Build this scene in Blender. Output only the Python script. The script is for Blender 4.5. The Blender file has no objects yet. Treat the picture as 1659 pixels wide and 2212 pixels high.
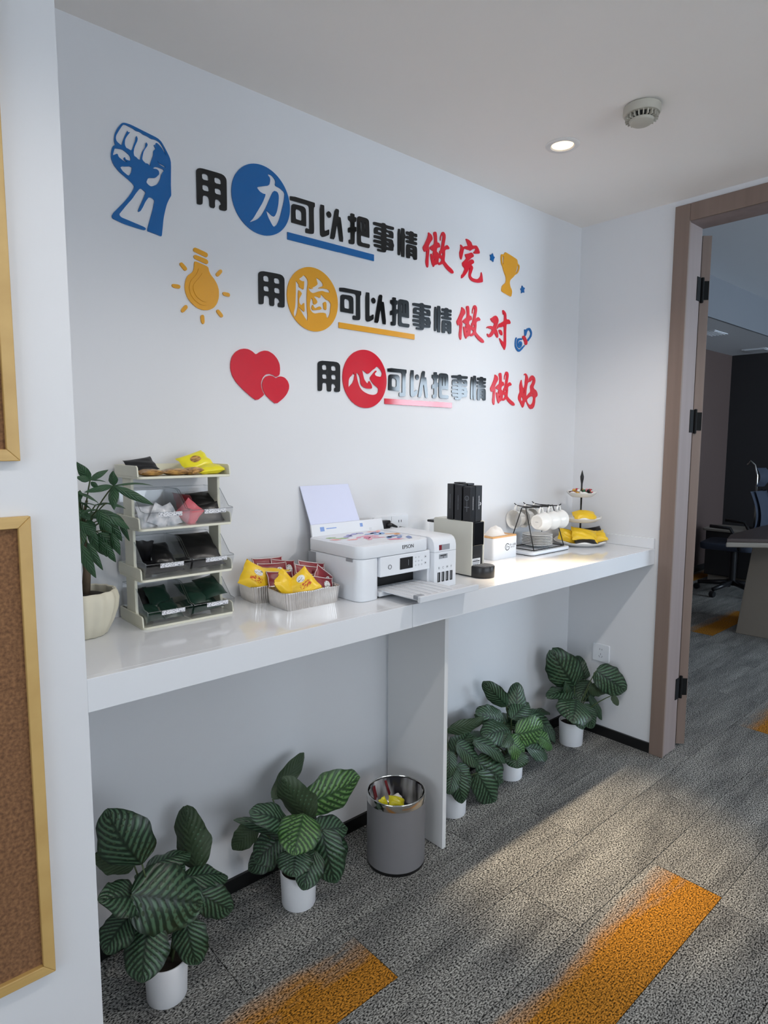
import bpy, bmesh, math, random
from mathutils import Vector, Matrix, Euler

# ------------------------------------------------------------------ camera, world, exposure
scene = bpy.context.scene
col = scene.collection
cam_data = bpy.data.cameras.new('camera')
cam_data.sensor_fit = 'HORIZONTAL'
cam_data.sensor_width = 36.0
cam_data.lens = 1380.51 / 1659.0 * 36.0
cam_data.clip_start = 0.02
cam = bpy.data.objects.new('camera', cam_data)
col.objects.link(cam)
_r = Vector((0.74550457, -0.66649351, 0.00305527))
_u = Vector((0.06860964, 0.08130121, 0.99432531))
_f = Vector((0.66295976, 0.74106445, -0.10633831))
_m = Matrix((_r, _u, -_f)).transposed().to_4x4()
_m.translation = Vector((-0.37761777, -1.73217914, 1.41896241))
cam.matrix_world = _m
scene.camera = cam

world = bpy.data.worlds.new('world')
scene.world = world
world.use_nodes = True
world.node_tree.nodes['Background'].inputs[0].default_value = (0.75, 0.85, 1.0, 1)
world.node_tree.nodes['Background'].inputs[1].default_value = 0.25
vs = scene.view_settings
vs.view_transform = 'Standard'
vs.look = 'None'
vs.exposure = 0.0
vs.gamma = 1.0
vs.use_curve_mapping = False
scene.cycles.transparent_max_bounces = 40

# light strengths
COUNTER_SPOT_W = 265.0     # warm downlight above the counter
HALL_SPOT_W = 12.5        # each neutral downlight in the hall ceiling
WINDOW_HALL = 4.6         # daylight windows across the hall, and the added fill window at its end
WINDOW_OFFICE = 15.0       # daylight window of the office behind the door

# room measures (metres): slogan wall is y = 0, hall is y < 0
XR = 2.4253      # right wall
H = 2.4394       # ceiling
C = 0.9525       # counter top
D = 0.4287       # counter / niche depth
T = 0.069        # counter front height

# ------------------------------------------------------------------ materials
def lin(v):
    v /= 255.0
    return v / 12.92 if v <= 0.04045 else ((v + 0.055) / 1.055) ** 2.4

def rgb(r, g, b):
    return (lin(r), lin(g), lin(b), 1.0)

def new_mat(name):
    m = bpy.data.materials.new(name)
    m.use_nodes = True
    nt = m.node_tree
    return m, nt, nt.nodes['Principled BSDF']

def M(name, c, rough=0.5, metal=0.0, var=0.04, scale=30.0, bump=0.0, bscale=200.0, spec=0.5, coat=0.0, trans=0.0):
    m, nt, b = new_mat(name)
    b.inputs['Roughness'].default_value = rough
    b.inputs['Metallic'].default_value = metal
    b.inputs['Specular IOR Level'].default_value = spec
    b.inputs['Coat Weight'].default_value = coat
    b.inputs['Coat Roughness'].default_value = 0.04
    co = rgb(*c)
    tc = nt.nodes.new('ShaderNodeTexCoord')
    n = nt.nodes.new('ShaderNodeTexNoise')
    n.inputs['Scale'].default_value = scale
    n.inputs['Detail'].default_value = 3.0
    nt.links.new(tc.outputs['Object'], n.inputs['Vector'])
    mix = nt.nodes.new('ShaderNodeMix')
    mix.data_type = 'RGBA'
    mix.inputs[6].default_value = tuple(max(0, x * (1 - var)) for x in co[:3]) + (1,)
    mix.inputs[7].default_value = tuple(min(1, x * (1 + var)) for x in co[:3]) + (1,)
    nt.links.new(n.outputs['Fac'], mix.inputs[0])
    nt.links.new(mix.outputs[2], b.inputs['Base Color'])
    if bump:
        n2 = nt.nodes.new('ShaderNodeTexNoise')
        n2.inputs['Scale'].default_value = bscale
        nt.links.new(tc.outputs['Object'], n2.inputs['Vector'])
        bp = nt.nodes.new('ShaderNodeBump')
        bp.inputs['Strength'].default_value = bump
        bp.inputs['Distance'].default_value = 0.002
        nt.links.new(n2.outputs['Fac'], bp.inputs['Height'])
        nt.links.new(bp.outputs['Normal'], b.inputs['Normal'])
    return m

def M_emit(name, c, strength):
    m, nt, b = new_mat(name)
    b.inputs['Base Color'].default_value = (0.8, 0.8, 0.8, 1)
    b.inputs['Emission Color'].default_value = (*c, 1)
    b.inputs['Emission Strength'].default_value = strength
    return m

def M_clear(name, tint=(0.955, 0.96, 0.965), gloss=0.10):
    m = bpy.data.materials.new(name)
    m.use_nodes = True
    nt = m.node_tree
    nt.nodes.clear()
    out = nt.nodes.new('ShaderNodeOutputMaterial')
    tr = nt.nodes.new('ShaderNodeBsdfTransparent')
    tr.inputs[0].default_value = (*tint, 1)
    gl = nt.nodes.new('ShaderNodeBsdfGlossy')
    gl.inputs['Roughness'].default_value = 0.06
    gl.inputs[0].default_value = (1, 1, 1, 1)
    lw = nt.nodes.new('ShaderNodeLayerWeight')
    pw = nt.nodes.new('ShaderNodeMath')
    pw.operation = 'POWER'
    pw.inputs[1].default_value = 4.0
    nt.links.new(lw.outputs['Facing'], pw.inputs[0])
    ad = nt.nodes.new('ShaderNodeMath')
    ad.operation = 'MULTIPLY_ADD'
    ad.inputs[1].default_value = 0.5
    ad.inputs[2].default_value = gloss * 0.5
    nt.links.new(pw.outputs[0], ad.inputs[0])
    mx = nt.nodes.new('ShaderNodeMixShader')
    nt.links.new(ad.outputs[0], mx.inputs[0])
    nt.links.new(tr.outputs[0], mx.inputs[1])
    nt.links.new(gl.outputs[0], mx.inputs[2])
    nt.links.new(mx.outputs[0], out.inputs[0])
    return m

def M_carpet(name, orange=False):
    m, nt, b = new_mat(name)
    N = nt.nodes.new
    L = nt.links.new
    b.inputs['Roughness'].default_value = 0.95
    b.inputs['Specular IOR Level'].default_value = 0.1
    geo = N('ShaderNodeNewGeometry')
    oi = N('ShaderNodeObjectInfo')
    # per plank shift so that the streaks break at the seams
    rnd = N('ShaderNodeMath'); rnd.operation = 'MULTIPLY'; rnd.inputs[1].default_value = 40.0
    L(oi.outputs['Random'], rnd.inputs[0])
    comb = N('ShaderNodeCombineXYZ')
    L(rnd.outputs[0], comb.inputs[2])
    add = N('ShaderNodeVectorMath'); add.operation = 'ADD'
    L(geo.outputs['Position'], add.inputs[0]); L(comb.outputs[0], add.inputs[1])
    mp = N('ShaderNodeMapping'); mp.inputs['Scale'].default_value = (2.2, 11.0, 1.0)
    L(add.outputs[0], mp.inputs['Vector'])
    st = N('ShaderNodeTexNoise'); st.inputs['Scale'].default_value = 1.0; st.inputs['Detail'].default_value = 5.0
    st.inputs['Roughness'].default_value = 0.65
    L(mp.outputs[0], st.inputs['Vector'])
    mp2 = N('ShaderNodeMapping'); mp2.inputs['Scale'].default_value = (150.0, 260.0, 1.0)
    L(geo.outputs['Position'], mp2.inputs['Vector'])
    sp = N('ShaderNodeTexNoise'); sp.inputs['Scale'].default_value = 1.0; sp.inputs['Detail'].default_value = 1.0
    L(mp2.outputs[0], sp.inputs['Vector'])
    r1 = N('ShaderNodeValToRGB')
    r1.color_ramp.elements[0].position = 0.36; r1.color_ramp.elements[0].color = rgb(36, 36, 37)
    r1.color_ramp.elements[1].position = 0.66; r1.color_ramp.elements[1].color = rgb(206, 205, 200)
    L(sp.outputs['Fac'], r1.inputs[0])
    r2 = N('ShaderNodeValToRGB')
    r2.color_ramp.elements[0].position = 0.3; r2.color_ramp.elements[0].color = (0.40, 0.40, 0.41, 1)
    r2.color_ramp.elements[1].position = 0.7; r2.color_ramp.elements[1].color = (0.94, 0.93, 0.91, 1)
    L(st.outputs['Fac'], r2.inputs[0])
    mul = N('ShaderNodeMix'); mul.data_type = 'RGBA'; mul.blend_type = 'MULTIPLY'; mul.inputs[0].default_value = 1.0
    L(r1.outputs[0], mul.inputs[6]); L(r2.outputs[0], mul.inputs[7])
    last = mul.outputs[2]
    if orange:
        tc = N('ShaderNodeTexCoord')
        sep = N('ShaderNodeSeparateXYZ'); L(tc.outputs['Generated'], sep.inputs[0])
        fade = N('ShaderNodeMapRange')
        fade.inputs[1].default_value = 0.05; fade.inputs[2].default_value = 1.0
        fade.inputs[3].default_value = 1.25; fade.inputs[4].default_value = 0.35
        L(sep.outputs['Y'], fade.inputs[0])
        st2 = N('ShaderNodeMath'); st2.operation = 'MULTIPLY'; st2.inputs[1].default_value = 1.7
        L(st.outputs['Fac'], st2.inputs[0])
        s3 = N('ShaderNodeMath'); s3.operation = 'MULTIPLY'
        L(st2.outputs[0], s3.inputs[0]); L(fade.outputs[0], s3.inputs[1])
        s4 = N('ShaderNodeMapRange')
        s4.inputs[1].default_value = 0.40; s4.inputs[2].default_value = 0.72
        L(s3.outputs[0], s4.inputs[0])
        ro = N('ShaderNodeValToRGB')
        ro.color_ramp.elements[0].position = 0.33; ro.color_ramp.elements[0].color = rgb(54, 34, 12)
        ro.color_ramp.elements[1].position = 0.66; ro.color_ramp.elements[1].color = rgb(212, 144, 52)
        L(sp.outputs['Fac'], ro.inputs[0])
        mo = N('ShaderNodeMix'); mo.data_type = 'RGBA'
        L(s4.outputs[0], mo.inputs[0]); L(last, mo.inputs[6]); L(ro.outputs[0], mo.inputs[7])
        last = mo.outputs[2]
    L(last, b.inputs['Base Color'])
    bp = N('ShaderNodeBump'); bp.inputs['Strength'].default_value = 0.6; bp.inputs['Distance'].default_value = 0.003
    L(sp.outputs['Fac'], bp.inputs['Height'])
    L(bp.outputs['Normal'], b.inputs['Normal'])
    return m

def M_leaf(name, dark, light, freq, stripe=True, rough=0.38):
    m, nt, b = new_mat(name)
    N = nt.nodes.new
    L = nt.links.new
    b.inputs['Roughness'].default_value = rough
    uv = N('ShaderNodeUVMap'); uv.uv_map = 'UVMap'
    sep = N('ShaderNodeSeparateXYZ'); L(uv.outputs[0], sep.inputs[0])
    ab = N('ShaderNodeMath'); ab.operation = 'ABSOLUTE'; L(sep.outputs[1], ab.inputs[0])
    k = N('ShaderNodeMath'); k.operation = 'MULTIPLY'; k.inputs[1].default_value = 0.34; L(ab.outputs[0], k.inputs[0])
    sub = N('ShaderNodeMath'); sub.operation = 'SUBTRACT'; L(sep.outputs[0], sub.inputs[0]); L(k.outputs[0], sub.inputs[1])
    fr = N('ShaderNodeMath'); fr.operation = 'MULTIPLY'; fr.inputs[1].default_value = freq; L(sub.outputs[0], fr.inputs[0])
    nz = N('ShaderNodeTexNoise'); nz.inputs['Scale'].default_value = 6.0; L(uv.outputs[0], nz.inputs['Vector'])
    nm = N('ShaderNodeMath'); nm.operation = 'MULTIPLY'; nm.inputs[1].default_value = 1.6; L(nz.outputs['Fac'], nm.inputs[0])
    ad = N('ShaderNodeMath'); ad.operation = 'ADD'; L(fr.outputs[0], ad.inputs[0]); L(nm.outputs[0], ad.inputs[1])
    sn = N('ShaderNodeMath'); sn.operation = 'SINE'; L(ad.outputs[0], sn.inputs[0])
    mr = N('ShaderNodeMapRange'); mr.inputs[1].default_value = -0.35; mr.inputs[2].default_value = 0.6
    L(sn.outputs[0], mr.inputs[0])
    # midrib stays dark, rim stays dark
    rib = N('ShaderNodeMapRange'); rib.inputs[1].default_value = 0.03; rib.inputs[2].default_value = 0.12
    L(ab.outputs[0], rib.inputs[0])
    rim = N('ShaderNodeMapRange'); rim.inputs[1].default_value = 0.97; rim.inputs[2].default_value = 0.80
    L(ab.outputs[0], rim.inputs[0])
    m1 = N('ShaderNodeMath'); m1.operation = 'MULTIPLY'; L(mr.outputs[0], m1.inputs[0]); L(rib.outputs[0], m1.inputs[1])
    m2 = N('ShaderNodeMath'); m2.operation = 'MULTIPLY'; L(m1.outputs[0], m2.inputs[0]); L(rim.outputs[0], m2.inputs[1])
    mix = N('ShaderNodeMix'); mix.data_type = 'RGBA'
    mix.inputs[6].default_value = rgb(*dark); mix.inputs[7].default_value = rgb(*light)
    if stripe:
        L(m2.outputs[0], mix.inputs[0])
    else:
        m3 = N('ShaderNodeMath'); m3.operation = 'MULTIPLY'; m3.inputs[1].default_value = 0.35
        L(m2.outputs[0], m3.inputs[0]); L(m3.outputs[0], mix.inputs[0])
    L(mix.outputs[2], b.inputs['Base Color'])
    bp = N('ShaderNodeBump'); bp.inputs['Strength'].default_value = 0.35; bp.inputs['Distance'].default_value = 0.002
    L(sn.outputs[0], bp.inputs['Height']); L(bp.outputs['Normal'], b.inputs['Normal'])
    return m

def M_wood(name, c1, c2, rough=0.5, stretch=(3, 60, 60)):
    m, nt, b = new_mat(name)
    N = nt.nodes.new; L = nt.links.new
    b.inputs['Roughness'].default_value = rough
    tc = N('ShaderNodeTexCoord')
    mp = N('ShaderNodeMapping'); mp.inputs['Scale'].default_value = stretch
    L(tc.outputs['Object'], mp.inputs['Vector'])
    n = N('ShaderNodeTexNoise'); n.inputs['Scale'].default_value = 1.0; n.inputs['Detail'].default_value = 5.0
    L(mp.outputs[0], n.inputs['Vector'])
    r = N('ShaderNodeValToRGB')
    r.color_ramp.elements[0].position = 0.3; r.color_ramp.elements[0].color = rgb(*c1)
    r.color_ramp.elements[1].position = 0.7; r.color_ramp.elements[1].color = rgb(*c2)
    L(n.outputs['Fac'], r.inputs[0]); L(r.outputs[0], b.inputs['Base Color'])
    bp = N('ShaderNodeBump'); bp.inputs['Strength'].default_value = 0.2; bp.inputs['Distance'].default_value = 0.001
    L(n.outputs['Fac'], bp.inputs['Height']); L(bp.outputs['Normal'], b.inputs['Normal'])
    return m

def M_two(name, a, c, scale, lo, hi, rough=0.4, stretch=(1, 1, 1), metal=0.0):
    """two tones split by stretched noise: printed artwork, crumpled film"""
    m, nt, b = new_mat(name)
    N = nt.nodes.new; L = nt.links.new
    b.inputs['Roughness'].default_value = rough
    b.inputs['Metallic'].default_value = metal
    tc = N('ShaderNodeTexCoord')
    mp = N('ShaderNodeMapping'); mp.inputs['Scale'].default_value = stretch
    L(tc.outputs['Object'], mp.inputs['Vector'])
    n = N('ShaderNodeTexNoise'); n.inputs['Scale'].default_value = scale; n.inputs['Detail'].default_value = 2.0
    L(mp.outputs[0], n.inputs['Vector'])
    r = N('ShaderNodeValToRGB')
    r.color_ramp.elements[0].position = lo; r.color_ramp.elements[0].color = rgb(*a)
    r.color_ramp.elements[1].position = hi; r.color_ramp.elements[1].color = rgb(*c)
    L(n.outputs['Fac'], r.inputs[0]); L(r.outputs[0], b.inputs['Base Color'])
    return m

MT = {}
MT['wall'] = M('wall_paint', (222, 223, 226), 0.6, var=0.012, scale=4, bump=0.05, bscale=60, spec=0.3)
MT['ceiling'] = M('ceiling_paint', (244, 240, 236), 0.8, var=0.012, scale=3, bump=0.04, bscale=40, spec=0.2)
MT['counter'] = M('counter_lacquer', (226, 228, 232), 0.08, var=0.008, scale=5, spec=0.5)
MT['panel'] = M('counter_panel', (222, 222, 222), 0.45, var=0.01, scale=5)
MT['skirting'] = M('skirting_black', (14, 14, 15), 0.4, var=0.1)
MT['frame'] = M_wood('door_frame_laminate', (122, 104, 94), (131, 113, 103), 0.5, (30, 30, 1.5))
MT['jamb'] = M_wood('door_jamb_laminate', (138, 123, 120), (146, 131, 128), 0.5, (30, 30, 1.5))
MT['hinge'] = M('hinge_black', (14, 15, 16), 0.7, var=0.1, spec=0.2)
MT['gold_wood'] = M_wood('board_frame_wood', (188, 152, 90), (208, 174, 110), 0.45, (9, 60, 9))
MT['gold_wood_h'] = M_wood('board_frame_wood_cross', (188, 152, 90), (208, 174, 110), 0.45, (3, 60, 60))
MT['cork'] = M_two('cork_brown', (100, 68, 44), (144, 104, 70), 160, 0.3, 0.7, 0.9)
MT['black_acrylic'] = M('acrylic_black', (22, 24, 26), 0.07, var=0.03)
MT['blue_acrylic'] = M('acrylic_blue', (14, 98, 166), 0.12, var=0.02)
MT['red_acrylic'] = M('acrylic_red', (206, 28, 50), 0.10, var=0.02)
MT['red_letter'] = M('acrylic_red_letter', (214, 34, 52), 0.14, var=0.02)
MT['amber_acrylic'] = M('acrylic_amber', (226, 160, 36), 0.2, var=0.02)
MT['cream'] = M('plastic_cream', (224, 222, 204), 0.45, var=0.02)
MT['clear'] = M_clear('plastic_clear')
MT['clear_rim'] = M_clear('plastic_clear_rim', (0.75, 0.78, 0.8), 0.35)
MT['white_pot'] = M('pot_white', (228, 229, 232), 0.4, var=0.015)
MT['cream_pot'] = M('pot_cream', (214, 208, 188), 0.55, var=0.05, scale=25, bump=0.15, bscale=60)
MT['soil'] = M('soil_dark', (36, 28, 20), 0.95, var=0.4, scale=80, bump=0.8, bscale=90)
MT['leaf'] = M_leaf('leaf_striped', (22, 42, 26), (72, 102, 76), 56.0)
MT['leaf_young'] = M_leaf('leaf_striped_young', (34, 66, 30), (92, 132, 72), 56.0)
MT['leaf_under'] = M_leaf('leaf_underside', (50, 68, 44), (64, 82, 54), 56.0, stripe=False, rough=0.55)
MT['tree_leaf'] = M_leaf('leaf_plain', (36, 70, 42), (60, 104, 62), 40.0, stripe=False, rough=0.42)
MT['tree_leaf_under'] = M_leaf('leaf_plain_under', (44, 76, 46), (60, 94, 60), 40.0, stripe=False, rough=0.6)
MT['stem'] = M('stem_green', (64, 78, 44), 0.6, var=0.2)
MT['bark'] = M('bark_brown', (88, 74, 58), 0.8, var=0.25, scale=60, bump=0.5)
MT['white_plastic'] = M('plastic_white', (226, 229, 234), 0.35, var=0.01)
MT['white_plastic2'] = M('plastic_white_matte', (214, 217, 222), 0.5, var=0.01)
MT['grey_plastic'] = M('plastic_grey', (150, 154, 160), 0.5, var=0.03)
MT['dark_plastic'] = M('plastic_dark', (26, 26, 29), 0.32, var=0.08)
MT['black'] = M('void_black', (10, 10, 11), 0.6, var=0.1)
MT['screen'] = M('screen_black', (12, 12, 14), 0.1, var=0.02)
MT['print_grey'] = M('print_grey', (120, 124, 130), 0.6)
MT['print_black'] = M('print_black', (26, 26, 30), 0.5)
MT['print_blue'] = M('print_blue', (132, 160, 214), 0.6)
MT['print_white'] = M('print_white', (236, 236, 238), 0.5)
MT['paper'] = M('paper_bluish', (214, 218, 240), 0.7, var=0.01)
MT['steel'] = M('steel_polished', (200, 198, 194), 0.14, metal=1.0, var=0.05)
MT['foil'] = M('foil', (226, 222, 218), 0.3, metal=1.0, var=0.12, scale=60)
MT['can_grey'] = M('can_leatherette', (118, 116, 118), 0.6, var=0.03, bump=0.15, bscale=500)
MT['bag_film'] = M_two('bin_liner_film', (40, 40, 46), (200, 198, 200), 22, 0.40, 0.68, 0.18, (1, 1, 0.25))
MT['bag_red'] = M_two('bin_liner_streak', (96, 16, 26), (150, 60, 66), 30, 0.4, 0.7, 0.25, (1, 1, 0.3))
MT['yellow'] = M('film_yellow', (238, 196, 40), 0.34, var=0.06, scale=25, bump=0.35, bscale=45)
MT['yellow_bright'] = M('film_lemon', (232, 220, 40), 0.3, var=0.06, scale=25, bump=0.35, bscale=60)
MT['maroon'] = M('film_maroon', (126, 22, 36), 0.38, var=0.06, scale=25, bump=0.2, bscale=45)
MT['maroon_edge'] = M('film_edge_white', (224, 214, 212), 0.5, var=0.04)
MT['film_black'] = M('film_black', (18, 18, 21), 0.35, var=0.1, scale=25, bump=0.4, bscale=45)
MT['film_green'] = M('film_green', (20, 50, 40), 0.36, var=0.1, scale=25, bump=0.3, bscale=45)
MT['film_silver'] = M_two('film_silver', (150, 158, 168), (226, 226, 230), 40, 0.35, 0.65, 0.3)
MT['film_pink'] = M('film_pink', (206, 100, 112), 0.4, var=0.1)
MT['film_gold'] = M_two('film_gold', (120, 82, 40), (206, 160, 90), 60, 0.35, 0.65, 0.3, (1, 4, 1))
MT['print_redtext'] = M_two('print_red_text', (238, 196, 40), (196, 70, 20), 150, 0.46, 0.54, 0.5, (1, 2.4, 1))
MT['oval'] = M_two('print_oval_label', (226, 226, 224), (70, 80, 90), 120, 0.55, 0.66, 0.5, (1, 2.5, 1))
MT['tag'] = M_two('print_tag', (236, 236, 240), (120, 122, 130), 220, 0.5, 0.6, 0.5, (1, 1, 3))
MT['bamboo'] = M_wood('bamboo', (206, 150, 92), (232, 184, 124), 0.5, (4, 60, 60))
MT['tissue'] = M('tissue_white', (242, 236, 230), 0.8, var=0.02)
MT['ceramic'] = M('ceramic_white', (234, 232, 228), 0.2, var=0.01)
MT['wire'] = M('wire_black', (18, 18, 19), 0.4, var=0.1)
MT['machine'] = M('machine_cream', (214, 212, 200), 0.38, var=0.015)
MT['detector'] = M('detector_plastic', (186, 182, 170), 0.55, var=0.03)
MT['lamp_ring'] = M('lamp_ring_white', (226, 224, 222), 0.5, var=0.01)
MT['lamp_on'] = M_emit('lamp_glow', (1.0, 0.72, 0.38), 2.4)
MT['lamp_on_cool'] = M_emit('lamp_glow_neutral', (1.0, 0.95, 0.88), 9.0)
MT['daylight'] = M_emit('window_daylight', (0.80, 0.90, 1.0), WINDOW_HALL)
MT['daylight2'] = M_emit('window_daylight_office', (0.70, 0.85, 1.0), WINDOW_OFFICE)
MT['underlay'] = M('floor_underlay', (56, 55, 54), 0.95, var=0.2, scale=40)
MT['carpet'] = M_carpet('carpet_grey')
MT['carpet_o'] = M_carpet('carpet_orange', True)
MT['brown_wall'] = M('wall_brown', (92, 76, 72), 0.7, var=0.03)
MT['dark_wall'] = M('wall_charcoal', (42, 40, 42), 0.7, var=0.05)
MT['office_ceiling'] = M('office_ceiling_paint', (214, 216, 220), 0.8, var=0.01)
MT['bulkhead'] = M('bulkhead_shaded_paint', (118, 121, 128), 0.8, var=0.01)  # same paint as the office ceiling, with the face's shade mixed into its colour
MT['table_top'] = M('table_brown', (74, 62, 58), 0.4, var=0.06)
MT['table_grey'] = M('table_taupe', (142, 134, 124), 0.5, var=0.03)
MT['chair_fabric'] = M('mesh_fabric_navy', (44, 52, 68), 0.8, var=0.08)
MT['cabinet'] = M('cabinet_charcoal', (34, 32, 33), 0.5, var=0.06)
MT['orange_toy'] = M('orange_plastic', (206, 120, 40), 0.5, var=0.3)

# ------------------------------------------------------------------ mesh helpers
class MB:
    def __init__(self):
        self.v = []; self.f = []; self.mi = []
    def add(self, vs_, fs_, mi=0):
        o = len(self.v)
        self.v += [tuple(p) for p in vs_]
        self.f += [tuple(i + o for i in f) for f in fs_]
        self.mi += [mi] * len(fs_)
        return self
    def box(self, x0, x1, y0, y1, z0, z1, mi=0):
        return self.add([(x0, y0, z0), (x1, y0, z0), (x1, y1, z0), (x0, y1, z0), (x0, y0, z1), (x1, y0, z1), (x1, y1, z1), (x0, y1, z1)],
                        [(0, 3, 2, 1), (4, 5, 6, 7), (0, 1, 5, 4), (1, 2, 6, 5), (2, 3, 7, 6), (3, 0, 4, 7)], mi)
    def prism(self, pts, z0, z1, mi=0):
        n = len(pts)
        return self.add([(x, y, z0) for x, y in pts] + [(x, y, z1) for x, y in pts],
                        [tuple(range(n - 1, -1, -1)), tuple(range(n, 2 * n))] + [(i, (i + 1) % n, n + (i + 1) % n, n + i) for i in range(n)], mi)
    def prism_x(self, pts, x0, x1, mi=0):
        """pts are (y, z), counter-clockwise seen from +x"""
        n = len(pts)
        return self.add([(x0, y, z) for y, z in pts] + [(x1, y, z) for y, z in pts],
                        [tuple(range(n - 1, -1, -1)), tuple(range(n, 2 * n))] + [(i, (i + 1) % n, n + (i + 1) % n, n + i) for i in range(n)], mi)
    def lathe(self, prof, cx=0, cy=0, seg=40, mi=0, wob=None, cap=True):
        n = len(prof); vs_ = []
        for i in range(seg):
            a = 2 * math.pi * i / seg
            for j, (r, z) in enumerate(prof):
                k = wob(a, j / (n - 1)) if wob else (1.0, 0.0)
                vs_.append((cx + r * k[0] * math.cos(a), cy + r * k[0] * math.sin(a), z + k[1]))
        fs_ = [(i * n + j, ((i + 1) % seg) * n + j, ((i + 1) % seg) * n + j + 1, i * n + j + 1) for i in range(seg) for j in range(n - 1)]
        if cap:
            if prof[0][0] > 1e-6: fs_.append(tuple(i * n for i in range(seg - 1, -1, -1)))
            if prof[-1][0] > 1e-6: fs_.append(tuple(i * n + n - 1 for i in range(seg)))
        return self.add(vs_, fs_, mi)
    def tube(self, path, r, seg=8, mi=0, closed=False):
        P = [Vector(p) for p in path]; n = len(P); vs_ = []
        up = None
        for i, p in enumerate(P):
            if closed: t = P[(i + 1) % n] - P[i - 1]
            else: t = P[min(i + 1, n - 1)] - P[max(i - 1, 0)]
            t.normalize()
            if up is None:
                up = Vector((0, 0, 1)) if abs(t.z) < 0.9 else Vector((1, 0, 0))
            s = t.cross(up); s.normalize(); up = s.cross(t); up.normalize()
            rr = r[i] if isinstance(r, (list, tuple)) else r
            for k in range(seg):
                a = 2 * math.pi * k / seg
                vs_.append(p + (s * math.cos(a) + up * math.sin(a)) * rr)
        m = n if closed else n - 1
        fs_ = [(i * seg + k, i * seg + (k + 1) % seg, ((i + 1) % n) * seg + (k + 1) % seg, ((i + 1) % n) * seg + k) for i in range(m) for k in range(seg)]
        if not closed:
            fs_ += [tuple(range(seg - 1, -1, -1)), tuple((n - 1) * seg + k for k in range(seg))]
        return self.add(vs_, fs_, mi)
    def grid(self, fn, nu, nv, mi=0):
        vs_ = [fn(i / nu, j / nv) for i in range(nu + 1) for j in range(nv + 1)]
        fs_ = [(i * (nv + 1) + j, (i + 1) * (nv + 1) + j, (i + 1) * (nv + 1) + j + 1, i * (nv + 1) + j + 1) for i in range(nu) for j in range(nv)]
        return self.add(vs_, fs_, mi)
    def build(self, name, mats, parent=None, smooth=False, bevel=0.0, bseg=2, origin=None, recalc=True):
        me = bpy.data.meshes.new(name)
        vv = self.v
        if origin is not None:
            vv = [(a - origin[0], b - origin[1], c - origin[2]) for a, b, c in vv]
        me.from_pydata(vv, [], self.f)
        if not isinstance(mats, (list, tuple)): mats = [mats]
        for mm in mats: me.materials.append(mm)
        for p, k in zip(me.polygons, self.mi): p.material_index = k
        if recalc or bevel:
            bm = bmesh.new(); bm.from_mesh(me)
            if recalc: bmesh.ops.recalc_face_normals(bm, faces=bm.faces)
            if bevel:
                ed = [e for e in bm.edges if len(e.link_faces) == 2 and e.calc_face_angle(0) > 0.6]
                bmesh.ops.bevel(bm, geom=ed, offset=bevel, segments=bseg, affect='EDGES', profile=0.5, clamp_overlap=True)
            bm.to_mesh(me); bm.free()
        if smooth:
            for p in me.polygons: p.use_smooth = True
            if smooth != 2:
                try: me.set_sharp_from_angle(angle=math.radians(40))
                except Exception: pass
        me.update()
        o = bpy.data.objects.new(name, me)
        if origin is not None: o.location = origin
        col.objects.link(o)
        if parent is not None: o.parent = parent
        return o

def tag(o, label, cat, group=None, kind=None):
    if label: o['label'] = label
    if cat: o['category'] = cat
    if group: o['group'] = group
    if kind: o['kind'] = kind
    return o

def structure(o):
    o['kind'] = 'structure'
    return o

def thing(name, label, cat, loc=(0, 0, 0), rz=0.0, group=None):
    e = bpy.data.objects.new(name, None)
    e.empty_display_size = 0.05
    e.location = loc
    e.rotation_euler = (0, 0, rz)
    col.objects.link(e)
    return tag(e, label, cat, group)

def copy_tree(o, parent=None):
    c = o.copy(); col.objects.link(c); c.parent = parent
    for ch in list(o.children): copy_tree(ch, c)
    return c

def rrect(x0, x1, y0, y1, r, n=6):
    pts = []
    for cx, cy, a0 in ((x1 - r, y1 - r, 0), (x0 + r, y1 - r, 90), (x0 + r, y0 + r, 180), (x1 - r, y0 + r, 270)):
        for i in range(n + 1):
            a = math.radians(a0 + 90 * i / n)
            pts.append((cx + r * math.cos(a), cy + r * math.sin(a)))
    return pts

def text_mesh(name, body, size, mat, parent, loc, rot, extrude=0.0002, align='CENTER'):
    cu = bpy.data.curves.new(name, 'FONT')
    cu.body = body; cu.size = size; cu.extrude = extrude; cu.align_x = align; cu.align_y = 'CENTER'
    o = bpy.data.objects.new(name + '_src', cu); col.objects.link(o)
    dg = bpy.context.evaluated_depsgraph_get()
    me = bpy.data.meshes.new_from_object(o.evaluated_get(dg))
    bpy.data.objects.remove(o)
    me.materials.clear(); me.materials.append(mat)
    o = bpy.data.objects.new(name, me); col.objects.link(o)
    o.location = loc; o.rotation_euler = rot
    if parent is not None: o.parent = parent
    return o

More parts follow.
